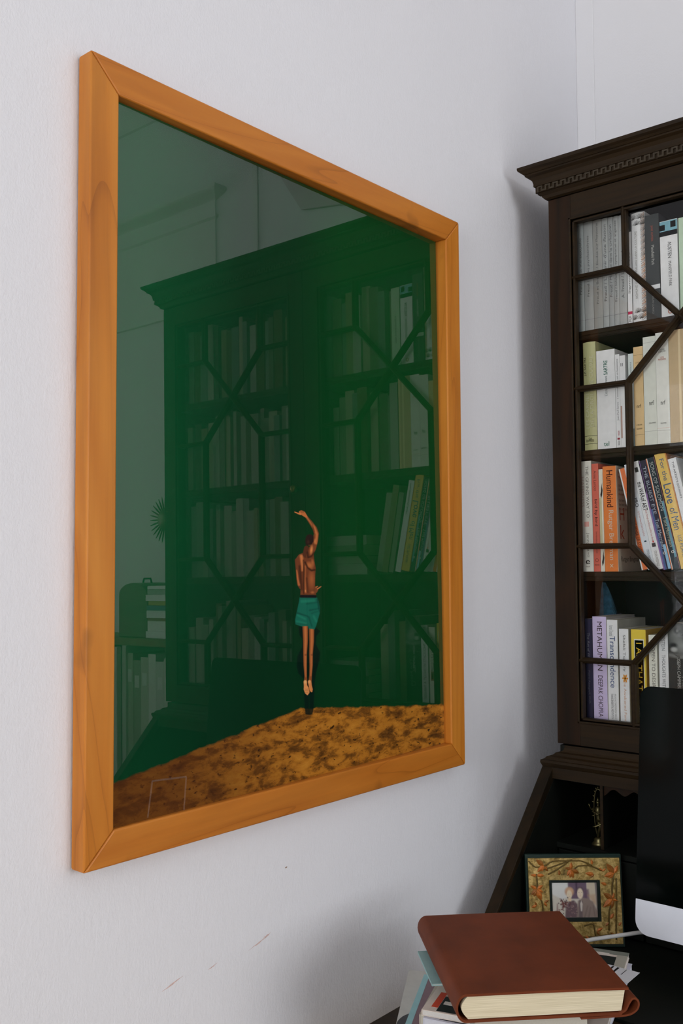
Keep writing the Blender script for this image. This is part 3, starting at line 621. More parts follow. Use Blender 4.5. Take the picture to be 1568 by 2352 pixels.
hk = book('bright orange thick paperback on the third shelf', .1545, S3, .0268, .1985, (222, 106, 40), lean=-.007, side=(168, 158, 140), texts=[('Humankind', .5, .785, .35, .0125, 'd', (84, 36, 22), .004), ('Rutger Bregman', .5, .345, .47, .0122, 'd', (226, 206, 184)), ('x', .5, .055, .28, .006, 'h', (226, 200, 170))])
# printed cover of the orange book
text(hk, 'H', (.020, .024), (.0271, .020, .128-.02), (0, 1, 0), (0, 0, 1), (176, 76, 48)); text(hk, 'k', (.018, .026), (.0271, .020, .074), (0, 1, 0), (0, 0, 1), (176, 76, 48))
text(hk, 'Rutger Bregman', (.080, .012), (.0271, .052, .022), (0, 1, 0), (0, 0, 1), (84, 72, 60))
for k, (zz, c) in enumerate(((.186, (176, 90, 60)), (.178, (176, 90, 60)), (.162, (110, 100, 88)), (.154, (110, 100, 88)), (.146, (176, 90, 60)), (.134, (110, 100, 88)), (.126, (110, 100, 88)), (.118, (176, 90, 60)))):
    text(hk, 'the best book', (.040, .0052), (.0271, .028, zz), (0, 1, 0), (0, 0, 1), c)
LN = math.radians(-12.2)
def lean_book(label, xb, w, h, rgb, lean=LN, **k):
    return book(label, xb, S3+w*math.sin(-lean), w, h, rgb, lean=lean, **k)
lean_book('leaning orange paperback with white edge on the third shelf', .2262, .0118, .193, (200, 98, 48), side=(206, 202, 194), texts=[('STEVEN PINKER', .62, .64, .25, .0050, 'd', (226, 190, 160)), ('THE SENSE OF STYLE', .58, .335, .31, .0054, 'd', (70, 34, 20))], bands=[(0, 1, (212, 204, 190), 0, .2)])
lean_book('leaning bluish white paperback beside the leaning orange one', .2386, .0135, .200, (184, 188, 200), texts=[('Turning', .5, .735, .10, .0062, 'd', (130, 134, 144)), ('PRO', .5, .63, .085, .0066, 'd', (40, 42, 50), .006), ('Tap Your Inner Power and Create Your Life Work', .5, .43, .24, .0045, 'd', (196, 124, 116)), ('STEVEN PRESSFIELD', .55, .12, .13, .0045, 'd', (120, 124, 136))], bands=[(.255, .27, (40, 60, 70), .35, .65), (.86, .93, (50, 56, 60), .3, .6)])
lean_book('leaning white paperback with bold black title on the third shelf', .2527, .0140, .2035, (204, 198, 194), texts=[('the WAR', .5, .735, .15, .0082, 'd', (40, 40, 36), .006), ('of ART', .5, .600, .12, .0088, 'd', (40, 40, 36), .006), ('Break Through the Blocks and Win Your Battles', .5, .40, .29, .0046, 'd', (196, 124, 116)), ('STEVEN PRESSFIELD', .5, .10, .14, .0048, 'd', (150, 140, 130))], bands=[(.90, .945, (44, 44, 40), .3, .75), (.245, .262, (190, 50, 50), .42, .6), (.205, .24, (60, 50, 50), .25, .75)])
lean_book('leaning dark paperback with purple and blue spine edge', .2674, .0142, .2045, (38, 34, 52), texts=[('THE BLUEST EYE', .6, .72, .44, .0060, 'd', (176, 184, 196)), ('Toni Morrison', .62, .32, .27, .0064, 'd', (186, 196, 204)), ('o', .6, .145, .36, .005, 'h', (230, 224, 214), .006)], bands=[(0, 1, (120, 86, 140), 0, .16), (0, .55, (64, 84, 128), .16, .42), (.0, .22, (120, 160, 186), .62, .98), (.7, 1, (110, 160, 180), .0, .1)])
lean_book('leaning teal black paperback with orange edge stripes', .2822, .0160, .208, (26, 40, 46), texts=[('SONG OF SOLOMON', .55, .74, .44, .0066, 'd', (186, 190, 186)), ('Toni Morrison', .6, .33, .27, .0066, 'd', (190, 186, 160)), ('o', .6, .15, .34, .005, 'h', (226, 224, 214), .006)], bands=[(0, 1, (196, 110, 66), 0, .1), (0, 1, (196, 190, 186), .1, .16), (.1, .6, (80, 130, 146), .66, .92), (0, 1, (120, 70, 74), .93, 1)])
lean_book('leaning mustard yellow book with blue title on the third shelf', .2996, .0215, .213, (206, 164, 78), hard=True, texts=[('For the', .5, .855, .19, .0082, 'd', (86, 106, 136)), ('Love', .5, .645, .17, .0150, 'd', (86, 106, 136), .006), ('of Men', .5, .425, .19, .0130, 'd', (86, 106, 136), .006), ('LIZ PLANK', .5, .18, .2, .006, 'd', (86, 106, 136))], side=(176, 110, 50))
lean_book('leaning white paperback right of the mustard book', .3225, .0150, .204, (200, 200, 206), texts=[("THE ARTIST'S JOURNEY", .5, .80, .34, .0045, 'd', (50, 50, 56), .006)])
# --- bottom shelf
book('navy blue paperback at the left of the bottom shelf', .1108, S4, .0146, .2035, (30, 32, 58), texts=[('The Act of Will', .45, .745, .25, .0050, 'd', (130, 132, 138)), ('Piero Assagioli, M.D.', .45, .365, .31, .0050, 'd', (104, 106, 116)), ('Synthesis', .5, .05, .08, .004, 'd', (104, 106, 116))], bands=[(0, 1, (44, 46, 76), .7, .72)])
mh = book('lavender paperback with black capitals on the bottom shelf', .1262, S4, .0283, .2082, (172, 158, 192), side=(140, 134, 130), texts=[('METAHUMAN', .5, .735, .44, .0100, 'd', (30, 28, 40), .006), ('DEEPAK CHOPRA', .5, .285, .37, .0092, 'd', (70, 62, 78))])
book('white paperback with blue serif title, right of the lavender one', .1553, S4, .0212, .2030, (200, 204, 204), side=(146, 144, 134), texts=[('Transcendence', .5, .615, .47, .0105, 'd', (64, 88, 134)), ('Norman E. Rosenthal', .4, .90, .10, .008, 'd', (150, 154, 156)), ('HEALING AND TRANSFORMATION THROUGH', .68, .21, .23, .0038, 'd', (150, 154, 150)), ('TRANSCENDENTAL MEDITATION', .38, .21, .23, .0042, 'd', (96, 100, 104))])
ts = book('white paperback with an orange flower on its spine', .1790, S4, .0188, .1870, (200, 198, 192), side=(140, 138, 128), texts=[('Shefali Tsabary', .5, .76, .36, .0062, 'd', (120, 118, 114)), ('The Awakened Family', .5, .28, .46, .0062, 'd', (214, 170, 140))])
mb = MB()
for k in range(6):
    a = k*math.pi/3; mb.prism([(.0105+.0008*math.cos(a+1.6), .096+.0008*math.sin(a+1.6)), (.0105+.0045*math.cos(a+.35), .096+.0062*math.sin(a+.35)), (.0105+.0062*math.cos(a), .096+.0085*math.sin(a)), (.0105+.0045*math.cos(a-.35), .096+.0062*math.sin(a-.35)), (.0105+.0008*math.cos(a-1.6), .096+.0008*math.sin(a-1.6))], 1, -.0006, -.0003)
mb.build('printed_flower', paint((224, 150, 56)), ts)
ia = book('bright yellow paperback with black title panel on the bottom shelf', .2026, S4, .0282, .1870, (214, 172, 44), side=(166, 128, 40), bands=[(0, .905, (190, 190, 176), .2, .86), (0, .895, (44, 46, 40), .24, .82)], texts=[('I AM THAT', .53, .635, .47, .0106, 'd', (226, 184, 50), .006), ('Sri Nisargadatta', .66, .18, .22, .005, 'd', (190, 190, 180)), ('Maharaj', .40, .17, .12, .005, 'd', (190, 190, 180))])
od = book('slim white paperback with a small red seal on the bottom shelf', .2360, S4, .0152, .1782, (198, 192, 178), texts=[('OPEN TO DESIRE', .55, .66, .44, .0062, 'd', (116, 112, 104))], bands=[(.36, .47, (150, 84, 70), .3, .8), (.38, .45, (120, 60, 52), .4, .7)])
book('white paperback with spaced grey capitals beside the black book', .2549, S4, .0168, .1820, (202, 206, 204), texts=[('EPSTEIN', .5, .905, .15, .006, 'd', (120, 124, 124)), ('THOUGHTS WITHOUT A THINKER', .5, .46, .66, .0062, 'd', (120, 124, 126))])
jc = book('black book with a monochrome portrait at the top of its spine', .2724, S4, .0400, .2006, (34, 38, 36), texts=[('JOSEPH CAMPBELL', .44, .56, .32, .0078, 'd', (190, 190, 184)), ('The Hero', .66, .40, .3, .007, 'd', (120, 120, 116)), ('C', .5, .28, .25, .01, 'h', (110, 110, 106))])
XX, YY = np.meshgrid(np.linspace(.0, 1., 44), np.linspace(0, 1., 52)); cp_ = Canvas(XX, YY)
cp_.put(np.ones_like(XX), (60, 64, 62)); cp_.ell(.30, .25, .5, .5, (150, 152, 148), .8, .9); cp_.ell(.62, .62, .5, .34, (168, 170, 166), .8, .9); cp_.ell(.42, .2, .22, .12, (30, 32, 32), .9, .7); cp_.ell(.42, .2, .09, .06, (140, 142, 138), .8, .6); cp_.ell(.24, .62, .24, .10, (20, 22, 22), .9, .6); cp_.ell(.26, .74, .2, .09, (196, 198, 194), .85, .6); cp_.ell(.9, .3, .3, .4, (30, 32, 32), .8, .8); cp_.caps(((.05, .9, .03), (.6, .95, .05), (1., .88, .04)), (130, 132, 128), .05)
gm = N('printed_ink'); at = gm.n('ShaderNodeAttribute'); at.attribute_name = 'ink'; M['ink'] = gm.bsdf(at.outputs['Color'], .5, .3)
raster_object('printed_portrait', np.stack([.0006+XX*.0388, np.full_like(XX, -.0005), .2000-YY*.062], -1), cp_, M['ink'], jc)
# blue feather standing behind the books on the bottom shelf
fe = thing('blue_feather', 'dark blue feather standing behind the navy book at the left end of the bottom shelf', 'feather', (.0905, -.160, S4))
spine = [(.014*math.sin(t*1.6), 0, .272*t) for t in [k/12 for k in range(13)]]
MB().tube(spine, [.0011-.0007*k/12 for k in range(13)], 6).build('quill', paint((70, 84, 92)), fe)
mb = MB()
for k in range(60):
    t = .30+.70*k/60; cx = .014*math.sin(t*1.6); cz = .272*t; L_ = .034*math.sin(math.pi*min(1, (t-.22)/.80))**.7+.002
    for s_, q in ((-1, .25), (1, 1.)):
        a = L_*q; mb.add([(cx, -.0002, cz-.0020), (cx+s_*a*.6, .001*s_, cz-.002), (cx+s_*a, .002*s_, cz-.009), (cx+s_*a*.55, .001*s_, cz+.0018), (cx, .0002, cz+.0022)], [(0, 1, 3, 4), (1, 2, 3)])
mb.build('vane', paint((40, 84, 106), .6, .2, .4, 120), fe)

# --- books that only the picture glass shows, further right behind both doors
pal = [(196, 192, 180), (176, 172, 160), (204, 202, 196), (150, 146, 132), (120, 110, 92), (90, 84, 72), (170, 150, 116), (60, 66, 64), (196, 186, 160), (130, 140, 136), (110, 60, 44), (150, 160, 150)]
LV = {'top': (S1, .175, .205), 'second': (S2, .16, .2), 'third': (S3, .165, .2), 'bottom': (S4, .16, .235)}
rng = random.Random(3)
ORD = ['first', 'second', 'third', 'fourth', 'fifth', 'sixth', 'seventh', 'eighth', 'ninth', 'tenth']+['%sth' % w for w in ('eleven', 'twelf', 'thirteen', 'fourteen', 'fifteen', 'sixteen', 'seventeen', 'eighteen', 'nineteen')]+['twentieth', 'twenty-first', 'twenty-second', 'twenty-third', 'twenty-fourth', 'twenty-fifth']
CN = {(196, 192, 180): 'cream', (176, 172, 160): 'stone grey', (204, 202, 196): 'white', (150, 146, 132): 'grey', (120, 110, 92): 'brown', (90, 84, 72): 'dark brown', (170, 150, 116): 'tan', (60, 66, 64): 'charcoal', (196, 186, 160): 'ivory', (130, 140, 136): 'grey-green', (110, 60, 44): 'rust', (150, 160, 150): 'pale green'}
def row(level, x0, x1, side_, lean=0.):
    z, h0, h1 = LV[level]; x = x0; k = 0
    while True:
        w_ = rng.uniform(.012, .030)
        if x+w_ > x1: break
        c = rng.choice(pal); what = ('mirrored %s spine, %s of the row behind the %s door, %s shelf' if not lean else 'mirrored leaning %s spine, %s of the group behind the %s door, %s shelf') % (CN[c], ORD[k], side_, level)
        book(what, x, z+(w_*math.sin(abs(lean)) if lean < 0 else 0), w_-.0008, rng.uniform(h0, h1), c, y=-.2525+rng.uniform(0, .02), lean=lean, d=.12, gain=.62, group='books on the %s shelf behind the %s door' % (level, side_))
        x += w_/math.cos(lean) if lean else w_; k += 1
def pile(level, x, n, side_, wd=.13):
    zz = LV[level][0]
    for k in range(n):
        t = rng.uniform(.014, .026); c = rng.choice(pal[:4])
        book('mirrored %s book lying %s from the bottom of the pile on the %s shelf' % (CN[c], ORD[k], level), x, zz+t, t-.0006, wd-rng.uniform(0, .02), c, y=-.25+rng.uniform(0, .01), d=.10, flat=True, gain=.62, group='piled books on the %s shelf behind the %s door' % (level, side_)); zz += t
row('top', .335, .545, 'left'); row('second', .322, .54, 'left'); row('third', .345, .40, 'left', LN*.9); pile('third', .425, 4, 'left'); row('bottom', .315, .415, 'left'); pile('bottom', .424, 5, 'left')
row('top', .60, 1.03, 'right'); row('second', .60, 1.03, 'right'); row('third', .60, 1.03, 'right'); row('bottom', .60, 1.03, 'right')
# ------------------------------------------------------------------ things on the writing flap
def slab(label, name, cat, corner, ang, w_, l_, z0, z1, top, edge=(206, 202, 192), spine=None, cover_t=.0008, group=None):
    """flat book / magazine: corner = near-left, local x across, local y away"""
    b = thing(name, label, cat, (corner[0], corner[1], z0), (0, 0, ang), group); h = z1-z0
    mb = MB().box(0, w_, 0, l_, h-cover_t, h).box(0, w_, 0, l_, 0, cover_t); mb.box(0, .0012, 0, l_, cover_t, h-cover_t, 1)
    mb.build('cover', [paint(top, .45, .35, .06, 60), paint(spine or top, .5, .3, .05)], b)
    MB().box(.0012, w_-.0008, .0006, l_-.0006, cover_t, h-cover_t).build('page_block', paint(edge, .9, .1, .05, 700), b)
    return b
def band(b, x0, x1, y0, y1, z, rgb, name='printed_band'): return MB().box(x0, x1, y0, y1, z, z+.0002).build(name, paint(rgb, .45, .35, .05), b)
ga = slab('large pale grey art book lying at the bottom of the pile', 'art_book', 'book', (.171, -.945), math.atan2(.518, .855), .22, .275, DZ+.0008, .7655, (196, 194, 186), (190, 184, 172))  # corners of the pile pieces taken from image pixels
mb = MB(); mb.prism([(.0005+.034*(1-math.cos(k*math.pi/16)), .094+.042*math.sin(k*math.pi/16)*1.0) for k in range(17)]+[(.068, .05), (.03, .045)], 2, .7655-DZ-.0008, .7655-DZ-.0006); mb.build('printed_shape', paint((30, 34, 36), .4, .4), ga)
tm = slab('thin mauve book with a light blue border along its left edge', 'thin_book', 'book', (.166, -.912), math.atan2(.451, .892), .20, .20, .7660, .7790, (124, 98, 106), (206, 200, 190), (136, 180, 184)); band(tm, 0, .0085, 0, .2, .0130, (146, 196, 200))
slab('beige softcover in the middle of the pile', 'softcover_book', 'book', (.2070, -.9250), math.radians(22), .20, .25, .7795, .8245, (186, 176, 158), (196, 190, 176), (190, 180, 164))
lm = slab('white and lavender magazine under the magazine with the red band', 'magazine', 'magazine', (.2300, -.9480), math.radians(16), .215, .275, .8250, .8350, (200, 200, 214), (206, 206, 214))
band(lm, .02, .12, .004, .007, .0100, (40, 40, 54))
mg = slab('white magazine with a red band and black panel under the leather book', 'magazine', 'magazine', (.2255, -.9450), math.radians(18), .222, .280, .8355, .8430, (222, 208, 196), (212, 208, 202))
zt = .0075
band(mg, .009, .0178, .012, .056, zt, (206, 70, 38)); band(mg, .0182, .07, .003, .046, zt, (22, 30, 28)); band(mg, .0215, .034, .023, .032, zt+.0002, (222, 214, 206))
band(mg, .12, .207, .200, .258, zt, (26, 36, 34)); band(mg, .07, .222, .266, .2795, zt, (128, 132, 122)); band(mg, .207, .2215, .16, .266, zt+.0001, (176, 172, 158))
band(mg, .165, .196, .260, .268, zt+.0002, (222, 214, 204))
gb = slab('grey notebook added under the leather journal to fill the gap above the magazines', 'spacer', 'spacer', (.3110, -.9556), math.radians(46.3), .14, .17, .8440, .8640, (168, 164, 152), (196, 190, 176))  # not seen in the image; added to hold the journal above the magazines
tb = slab('thin pale teal folder sticking out left of the leather journal', 'folder', 'folder', (.2265, -.9235), math.radians(46.2), .16, .106, .8645, .8675, (150, 188, 188), (200, 204, 200), (150, 188, 188))
cb = slab('white paper slip with black marks sticking out right of the leather book', 'paper_slip', 'paper', (.330, -.7100), math.radians(2), .062, .042, .8434, .8438, (222, 222, 226), (214, 214, 218), cover_t=.00015)
for k, (a, b_) in enumerate(((.024, .0265), (.031, .0340), (.044, .0448))): band(cb, a, b_, .012+.004*k, .040, .00042, (24, 26, 28), 'printed_mark')

# leather bound journal
lj = thing('leather_journal', 'red brown leather journal with a folded flap lying on top of the pile', 'book', (.3125, -.9975, .8705), (0, 0, math.radians(46.3)))
LB = .253
LEA = N('leather'); nz = LEA.noise(LEA.coord(), 420, 4, .6); n0 = LEA.noise(LEA.coord(), 14, 3)
LEAM = LEA.bsdf(LEA.ramp(n0, [(.3, lin(94, 44, 21)), (.7, lin(114, 54, 27))]), .6, .2, 0, nz, .12, .0006)
def ribbon(path, th):
    """band of leather of given thickness, offset to the left of the path"""
    P_ = [Vector(p) for p in path]; off = []
    for i, p in enumerate(P_):
        t = (P_[min(i+1, len(P_)-1)]-P_[max(i-1, 0)]).normalized(); off.append(p+Vector((-t.y, t.x))*th)
    return P_, off
def strip(path, th, y0, y1, name, parent, mat, sag=None):
    a, b = ribbon(path, th); n = len(a); ys = [y0+(y1-y0)*k/6 for k in range(7)]
    vs = []
    for y in ys:
        for p in a: vs.append((p.x, y, p.y))
        for p in b: vs.append((p.x, y, p.y))
    k = 2*n; fs = []
    for j in range(len(ys)-1):
        for i in range(n-1):
            fs.append((j*k+i, j*k+i+1, (j+1)*k+i+1, (j+1)*k+i)); fs.append((j*k+n+i, (j+1)*k+n+i, (j+1)*k+n+i+1, j*k+n+i+1))
        for i in (0, n-1): fs.append((j*k+i, (j+1)*k+i, (j+1)*k+n+i, j*k+n+i))
    for j in (0, len(ys)-1):
        for i in range(n-1): fs.append((j*k+i, j*k+n+i, j*k+n+i+1, j*k+i+1))
    o = MB().add(vs, fs).build(name, mat, parent, smooth=False)
    for p in o.data.polygons: p.use_smooth = True
    e = o.modifiers.new('es', 'EDGE_SPLIT'); e.split_angle = math.radians(40)
    return o
H_ = .0325; R_ = H_/2
arc = [(.013-R_*.78*math.sin(t), R_-R_*math.cos(t)) for t in [math.pi*k/14 for k in range(15)]]
strip([(.200, 0), (.1, 0), (.03, 0)]+arc+[(.03, H_), (.1, H_), (.16, H_-.0004), (.2085, H_-.0012)], -.0028, -.0015, LB, 'cover', lj, LEAM)
def smooth_path(P_, m=4):
    out = []
    for i in range(len(P_)-1):
        p0, p1, p2, p3 = (Vector(P_[max(i-1, 0)]), Vector(P_[i]), Vector(P_[i+1]), Vector(P_[min(i+2, len(P_)-1)]))
        for k_ in range(m):
            t = k_/m; out.append(tuple(.5*((2*p1)+(p2-p0)*t+(2*p0-5*p1+4*p2-p3)*t*t+(3*p1-p0-3*p2+p3)*t**3)))
    return out+[tuple(P_[-1])]
strip(smooth_path([(.150, -.0026), (.19, -.0022), (.206, -.0015), (.214, .001), (.2195, .0055), (.2215, .0115), (.2200, .0170), (.2155, .0195), (.2110, .0180), (.2070, .0125), (.2030, .0058), (.196, .0032)]), .0022, -.002, LB, 'folded_flap', lj, LEAM)
mb = MB(); k = 10
pg = [(.0075+.008*(1-math.sin(math.pi*j/k)), .0032+(H_-.0064)*j/k) for j in range(k+1)]
mb.prism(pg+[(.2050, H_-.0034), (.2000, .0040)], 1, .001, LB-.002)
gp = N('page_edges'); pe = gp.noise(gp.coord((12, 12, 1400)), 1, 2); gpm = gp.bsdf(gp.ramp(pe, [(.35, lin(204, 190, 158)), (.65, lin(224, 212, 184))]), .9, .1)
mb.build('page_block', gpm, lj)

# ------------------------------------------------------------------ small photo frame with leaf relief
pf = thing('photo_frame', 'small gold photo frame with copper leaf relief standing in the bureau', 'photo frame', (.1560, -.3960, .7395), (math.radians(-6), 0, math.radians(40.9)))
fw_, fh_ = .168, .1545
GO = N('gilt_relief'); g1 = GO.noise(GO.coord(), 130, 5, .6); g2 = GO.noise(GO.coord(), 38, 3)
c_ = GO.ramp(g1, [(.30, lin(104, 80, 30)), (.46, lin(168, 138, 70)), (.60, lin(214, 182, 112))]); c_ = GO.mix(GO.ramp(g2, [(.45, (0, 0, 0, 1)), (.7, (.55, .55, .55, 1))]), c_, lin(110, 94, 36))
GOM = GO.bsdf(c_, .45, .5, .15, g1, .8, .003)
def ring(outer, inner, y0, y1, mb=None):
    (a, b, c, d), (e, f, g_, h) = outer, inner; mb = mb or MB()
    for r_ in ((a, e, c, d), (f, b, c, d), (e, f, c, g_), (e, f, h, d)): mb.box(r_[0], r_[1], y0, y1, r_[2], r_[3])
    return mb
zt_ = fh_-.006; wz1 = zt_-.0365; wz0 = wz1-.0690
MB().box(-fw_/2, fw_/2, .0, .010, 0, fh_).build('backing_board', paint((14, 40, 32), .5, .4), pf, bevel=.001)
ring((-.080, .080, .006, zt_), (-.0442, .0442, wz0, wz1), -.004, .0005).build('relief_border', GOM, pf)
ring((-.0445, .0440, wz0, wz1), (-.0400, .0385, wz0+.0068, wz1-.0042), -.0052, -.0005).build('inner_rim', paint((8, 26, 20), .5, .4), pf, bevel=.0008)
XX, YY = np.meshgrid(np.linspace(0, 665, 90), np.linspace(0, 485, 70)); c2 = Canvas(XX, YY); c2.gain = 1.45
c2.put(np.ones_like(XX), (196, 190, 178)); c2.poly([(0, 0), (245, 0), (245, 200), (150, 240), (0, 160)], (206, 206, 202), 12); c2.poly([(240, -5), (515, -5), (515, 230), (240, 230)], (96, 76, 96), 10, .95); c2.poly([(350, -5), (380, -5), (380, 150), (350, 150)], (70, 56, 74), 8, .8); c2.poly([(515, -5), (640, -5), (640, 190), (520, 190)], (190, 178, 158), 8); c2.poly([(500, 90), (545, 100), (560, 300), (480, 260)], (100, 74, 92), 14, .8); c2.poly([(635, -5), (670, -5), (670, 490), (655, 490)], (90, 76, 82), 6, .7)
c2.poly([(530, 180), (640, 170), (650, 320), (600, 300)], (176, 142, 108), 20, .7)
c2.poly([(180, 490), (200, 330), (250, 260), (320, 250), (370, 300), (390, 490)], (104, 84, 88), 12); c2.poly([(350, 490), (380, 260), (440, 215), (520, 225), (600, 270), (660, 400), (668, 490)], (136, 120, 112), 12)
c2.poly([(400, 250), (450, 260), (440, 490), (385, 490)], (96, 84, 88), 8, .8); c2.poly([(410, 300), (428, 250), (446, 300), (436, 400), (416, 400)], (196, 188, 180), 6)
for p0, p1 in (((520, 330), (470, 480)), ((560, 350), (530, 480)), ((600, 330), (620, 470))): c2.caps((p0+(7,), p1+(9,)), (104, 90, 86), 8, .6)
c2.ell(258, 130, 80, 78, (184, 146, 116), 1, .35); c2.ell(262, 120, 62, 50, (206, 172, 140), .7, .7); c2.ell(256, 172, 46, 72, (222, 200, 174), 1, .3); c2.poly([(230, 225), (285, 225), (280, 265), (240, 262)], (214, 192, 160), 6)
c2.ell(418, 120, 62, 66, (96, 78, 84), 1, .3); c2.ell(416, 158, 50, 84, (224, 200, 178), 1, .28); c2.ell(240, 165, 8, 5, (130, 96, 84), .7, .8); c2.ell(275, 165, 8, 5, (130, 96, 84), .7, .8); c2.ell(398, 140, 9, 6, (110, 84, 78), .7, .8); c2.ell(438, 140, 9, 6, (110, 84, 78), .7, .8); c2.ell(258, 200, 13, 5, (170, 106, 96), .7, .8); c2.ell(418, 192, 14, 5, (170, 116, 102), .7, .8); c2.ell(418, 165, 6, 12, (196, 160, 140), .6, .9); c2.ell(256, 180, 5, 9, (196, 164, 140), .6, .9)
rg = random.Random(5)
for k in range(60): c2.ell(rg.gauss(175, 34), rg.gauss(300, 40), rg.uniform(8, 22), rg.uniform(8, 20), rg.choice([(96, 52, 52), (126, 72, 64), (70, 40, 44)]), .8, .6)
for k in range(40): c2.ell(rg.gauss(290, 50), rg.gauss(360, 50), rg.uniform(6, 18), rg.uniform(6, 16), rg.choice([(80, 64, 70), (140, 110, 112), (176, 150, 140)]), .6, .7)
c2.caps(((75, 300, 6), (72, 420, 14)), (120, 70, 66), 8, .7); c2.ell(60, 410, 40, 30, (130, 84, 76), .6, .8)
raster_object('photograph', np.stack([-.0402+XX/665*.0790, np.full_like(XX, -.0024), wz1-.0040-YY/485*.0582], -1), c2, M['ink'], pf)
MB().box(-.0402, .0388, -.0022, -.0006, wz0+.0065, wz1-.004).build('photo_card', M['paper'], pf)
# vines
U_ = .160/1345
def lp(x, y): return ((x-787)*U_, zt_-(y-115)*U_)
vines = [[(120, 150), (210, 240), (340, 230), (470, 150), (740, 150), (900, 150), (1050, 220)], [(300, 280), (420, 250), (600, 190), (760, 140)], [(400, 340), (540, 270), (700, 170)], [(740, 300), (850, 220), (1020, 215), (1190, 290)], [(1370, 330), (1330, 520), (1330, 690), (1270, 880), (1260, 1120)], [(230, 330), (240, 480), (225, 600), (300, 720), (310, 850), (280, 1100)], [(1400, 400), (1390, 700), (1370, 1000), (1360, 1250)], [(900, 1060), (1040, 1020), (1060, 1200)], [(300, 1200), (600, 1180), (900, 1220), (1300, 1180)]]
for v_ in vines:
    pts = []
    for i in range(len(v_)-1):
        for t in (0, .25, .5, .75): pts.append((v_[i][0]+(v_[i+1][0]-v_[i][0])*t, v_[i][1]+(v_[i+1][1]-v_[i][1])*t))
    pts.append(v_[-1])
    pts = [pts[0]]+[((pts[i-1][0]+2*pts[i][0]+pts[i+1][0])/4, (pts[i-1][1]+2*pts[i][1]+pts[i+1][1])/4) for i in range(1, len(pts)-1)]+[pts[-1]]
    MB().tube([(lp(*p)[0], -.0045, lp(*p)[1]) for p in pts], .0013, 6).build('vine', paint((104, 82, 32), .45, .4, .3, 300), pf, smooth=True)
# leaves: one ridged mesh shared by all
lv = []; lf = []
K = 6
for j in range(K+1):
    t = j/K; wd_ = .30*math.sin(math.pi*t**.8)**.9*(1 if t < 1 else 0)
    lv += [(t, 0, -wd_), (t, -.16*math.sin(math.pi*min(1, t*1.02))-.03, 0), (t, 0, wd_)]
for j in range(K): lf += [(3*j, 3*j+1, 3*j+4, 3*j+3), (3*j+1, 3*j+2, 3*j+5, 3*j+4)]
lm_ = bpy.data.meshes.new('leaf'); lm_.from_pydata(lv, [], lf); lm_.materials.append(paint((198, 114, 44), .4, .5, .4, 3)); 
lm2 = lm_.copy(); lm2.materials.clear(); lm2.materials.append(paint((156, 96, 36), .4, .5, .4, 3))
LEAVES = [((340, 215), [(232, 130), (245, 305), (310, 300), (405, 300), (300, 180)]), ((235, 350), [(145, 350), (345, 355)]), ((740, 270), [(750, 170), (655, 245), (675, 360), (770, 395), (860, 325), (720, 390)]), ((565, 355), [(568, 275)]), ((1055, 205), [(1048, 130)]), ((1075, 345), [(950, 325), (1020, 385)]), ((1370, 330), [(1265, 190), (1430, 220), (1220, 370), (1320, 220), (1290, 400)]), ((228, 545), [(140, 495), (320, 490), (140, 625), (320, 590), (290, 705), (180, 650)]), ((220, 770), [(140, 800), (190, 720)]), ((1330, 690), [(1200, 605), (1355, 600), (1215, 745), (1310, 825), (1410, 715), (1190, 800), (1280, 780)]), ((1255, 490), [(1170, 460)]), ((1285, 965), [(1340, 885)]), ((1210, 1060), [(1270, 1010)]), ((1400, 1060), [(1445, 1010)]), ((1080, 1130), [(1170, 1090), (1120, 1190)]), ((330, 730), [(400, 700), (370, 790)]), ((1200, 300), [(1150, 250), (1250, 260)]), ((980, 1240), [(900, 1200), (1040, 1200)]), ((1340, 1210), [(1280, 1150), (1400, 1160)])]
for ci, (c0, tips) in enumerate(LEAVES):
    for ti, tp in enumerate(tips):
        a = lp(*c0); b = lp(*tp); dx, dz = b[0]-a[0], b[1]-a[1]; L_ = math.hypot(dx, dz)
        if max(b[0], a[0]) > .081: continue
        o = bpy.data.objects.new('leaf', lm_ if (ti+ci) % 3 else lm2); COL.objects.link(o); o.parent = pf; o.location = (a[0], -.0046-.0004*(ti % 3), a[1]); o.scale = (L_*1.0, L_*.9, L_*.82); o.rotation_euler = (0, -math.atan2(dz, dx), 0)
MB().box(-.012, .012, .010, .013, .01, .11).build('easel_strut', paint((14, 40, 32), .5, .4), pf)

# ------------------------------------------------------------------ bronze figurine in the pigeonhole
sf = thing('bronze_figurine', 'small dark bronze dancing figurine with a flame halo in the pigeonhole', 'figurine', (.1455, -.2830, .8856), (0, 0, math.radians(18)))
BR = paint((96, 88, 56), .3, .6, .4, 120, .8)
mb = MB().lathe([(.0125, 0), (.0130, .003), (.0110, .006), (.0085, .009), (.0090, .012), (.006, .015)], n=20); mb.v = [(x, y*.7, z) for x, y, z in mb.v]; mb.build('pedestal', BR, sf, smooth=True)
hp = [(.0155*math.cos(t), .002, .062+.034*math.sin(t)) for t in [math.radians(-130+k*(440-130-50)/24+0) for k in range(0)]]
hp = [(.0145*math.sin(t)*(.72+.28*math.cos(t/2)), .003, .058-.044*math.cos(t) if abs(t) < 9 else 0) for t in [math.radians(a) for a in range(8, 353, 8)]]
MB().tube(hp, .0012, 6).build('halo', BR, sf, smooth=True)
for i, t in enumerate([math.radians(a) for a in range(84, 277, 16)]):
    c = (.0145*math.sin(t)*(.72+.28*math.cos(t/2)), .003, .058-.044*math.cos(t)); dr_ = Vector((math.sin(t), 0, -math.cos(t)))
    MB().tube([Vector(c), Vector(c)+dr_*.0018, Vector(c)+dr_*.0034, Vector(c)+dr_*.0052], [.0008, .0014, .0011, .0002], 6).build('flame', BR, sf, smooth=True)
mb = MB()
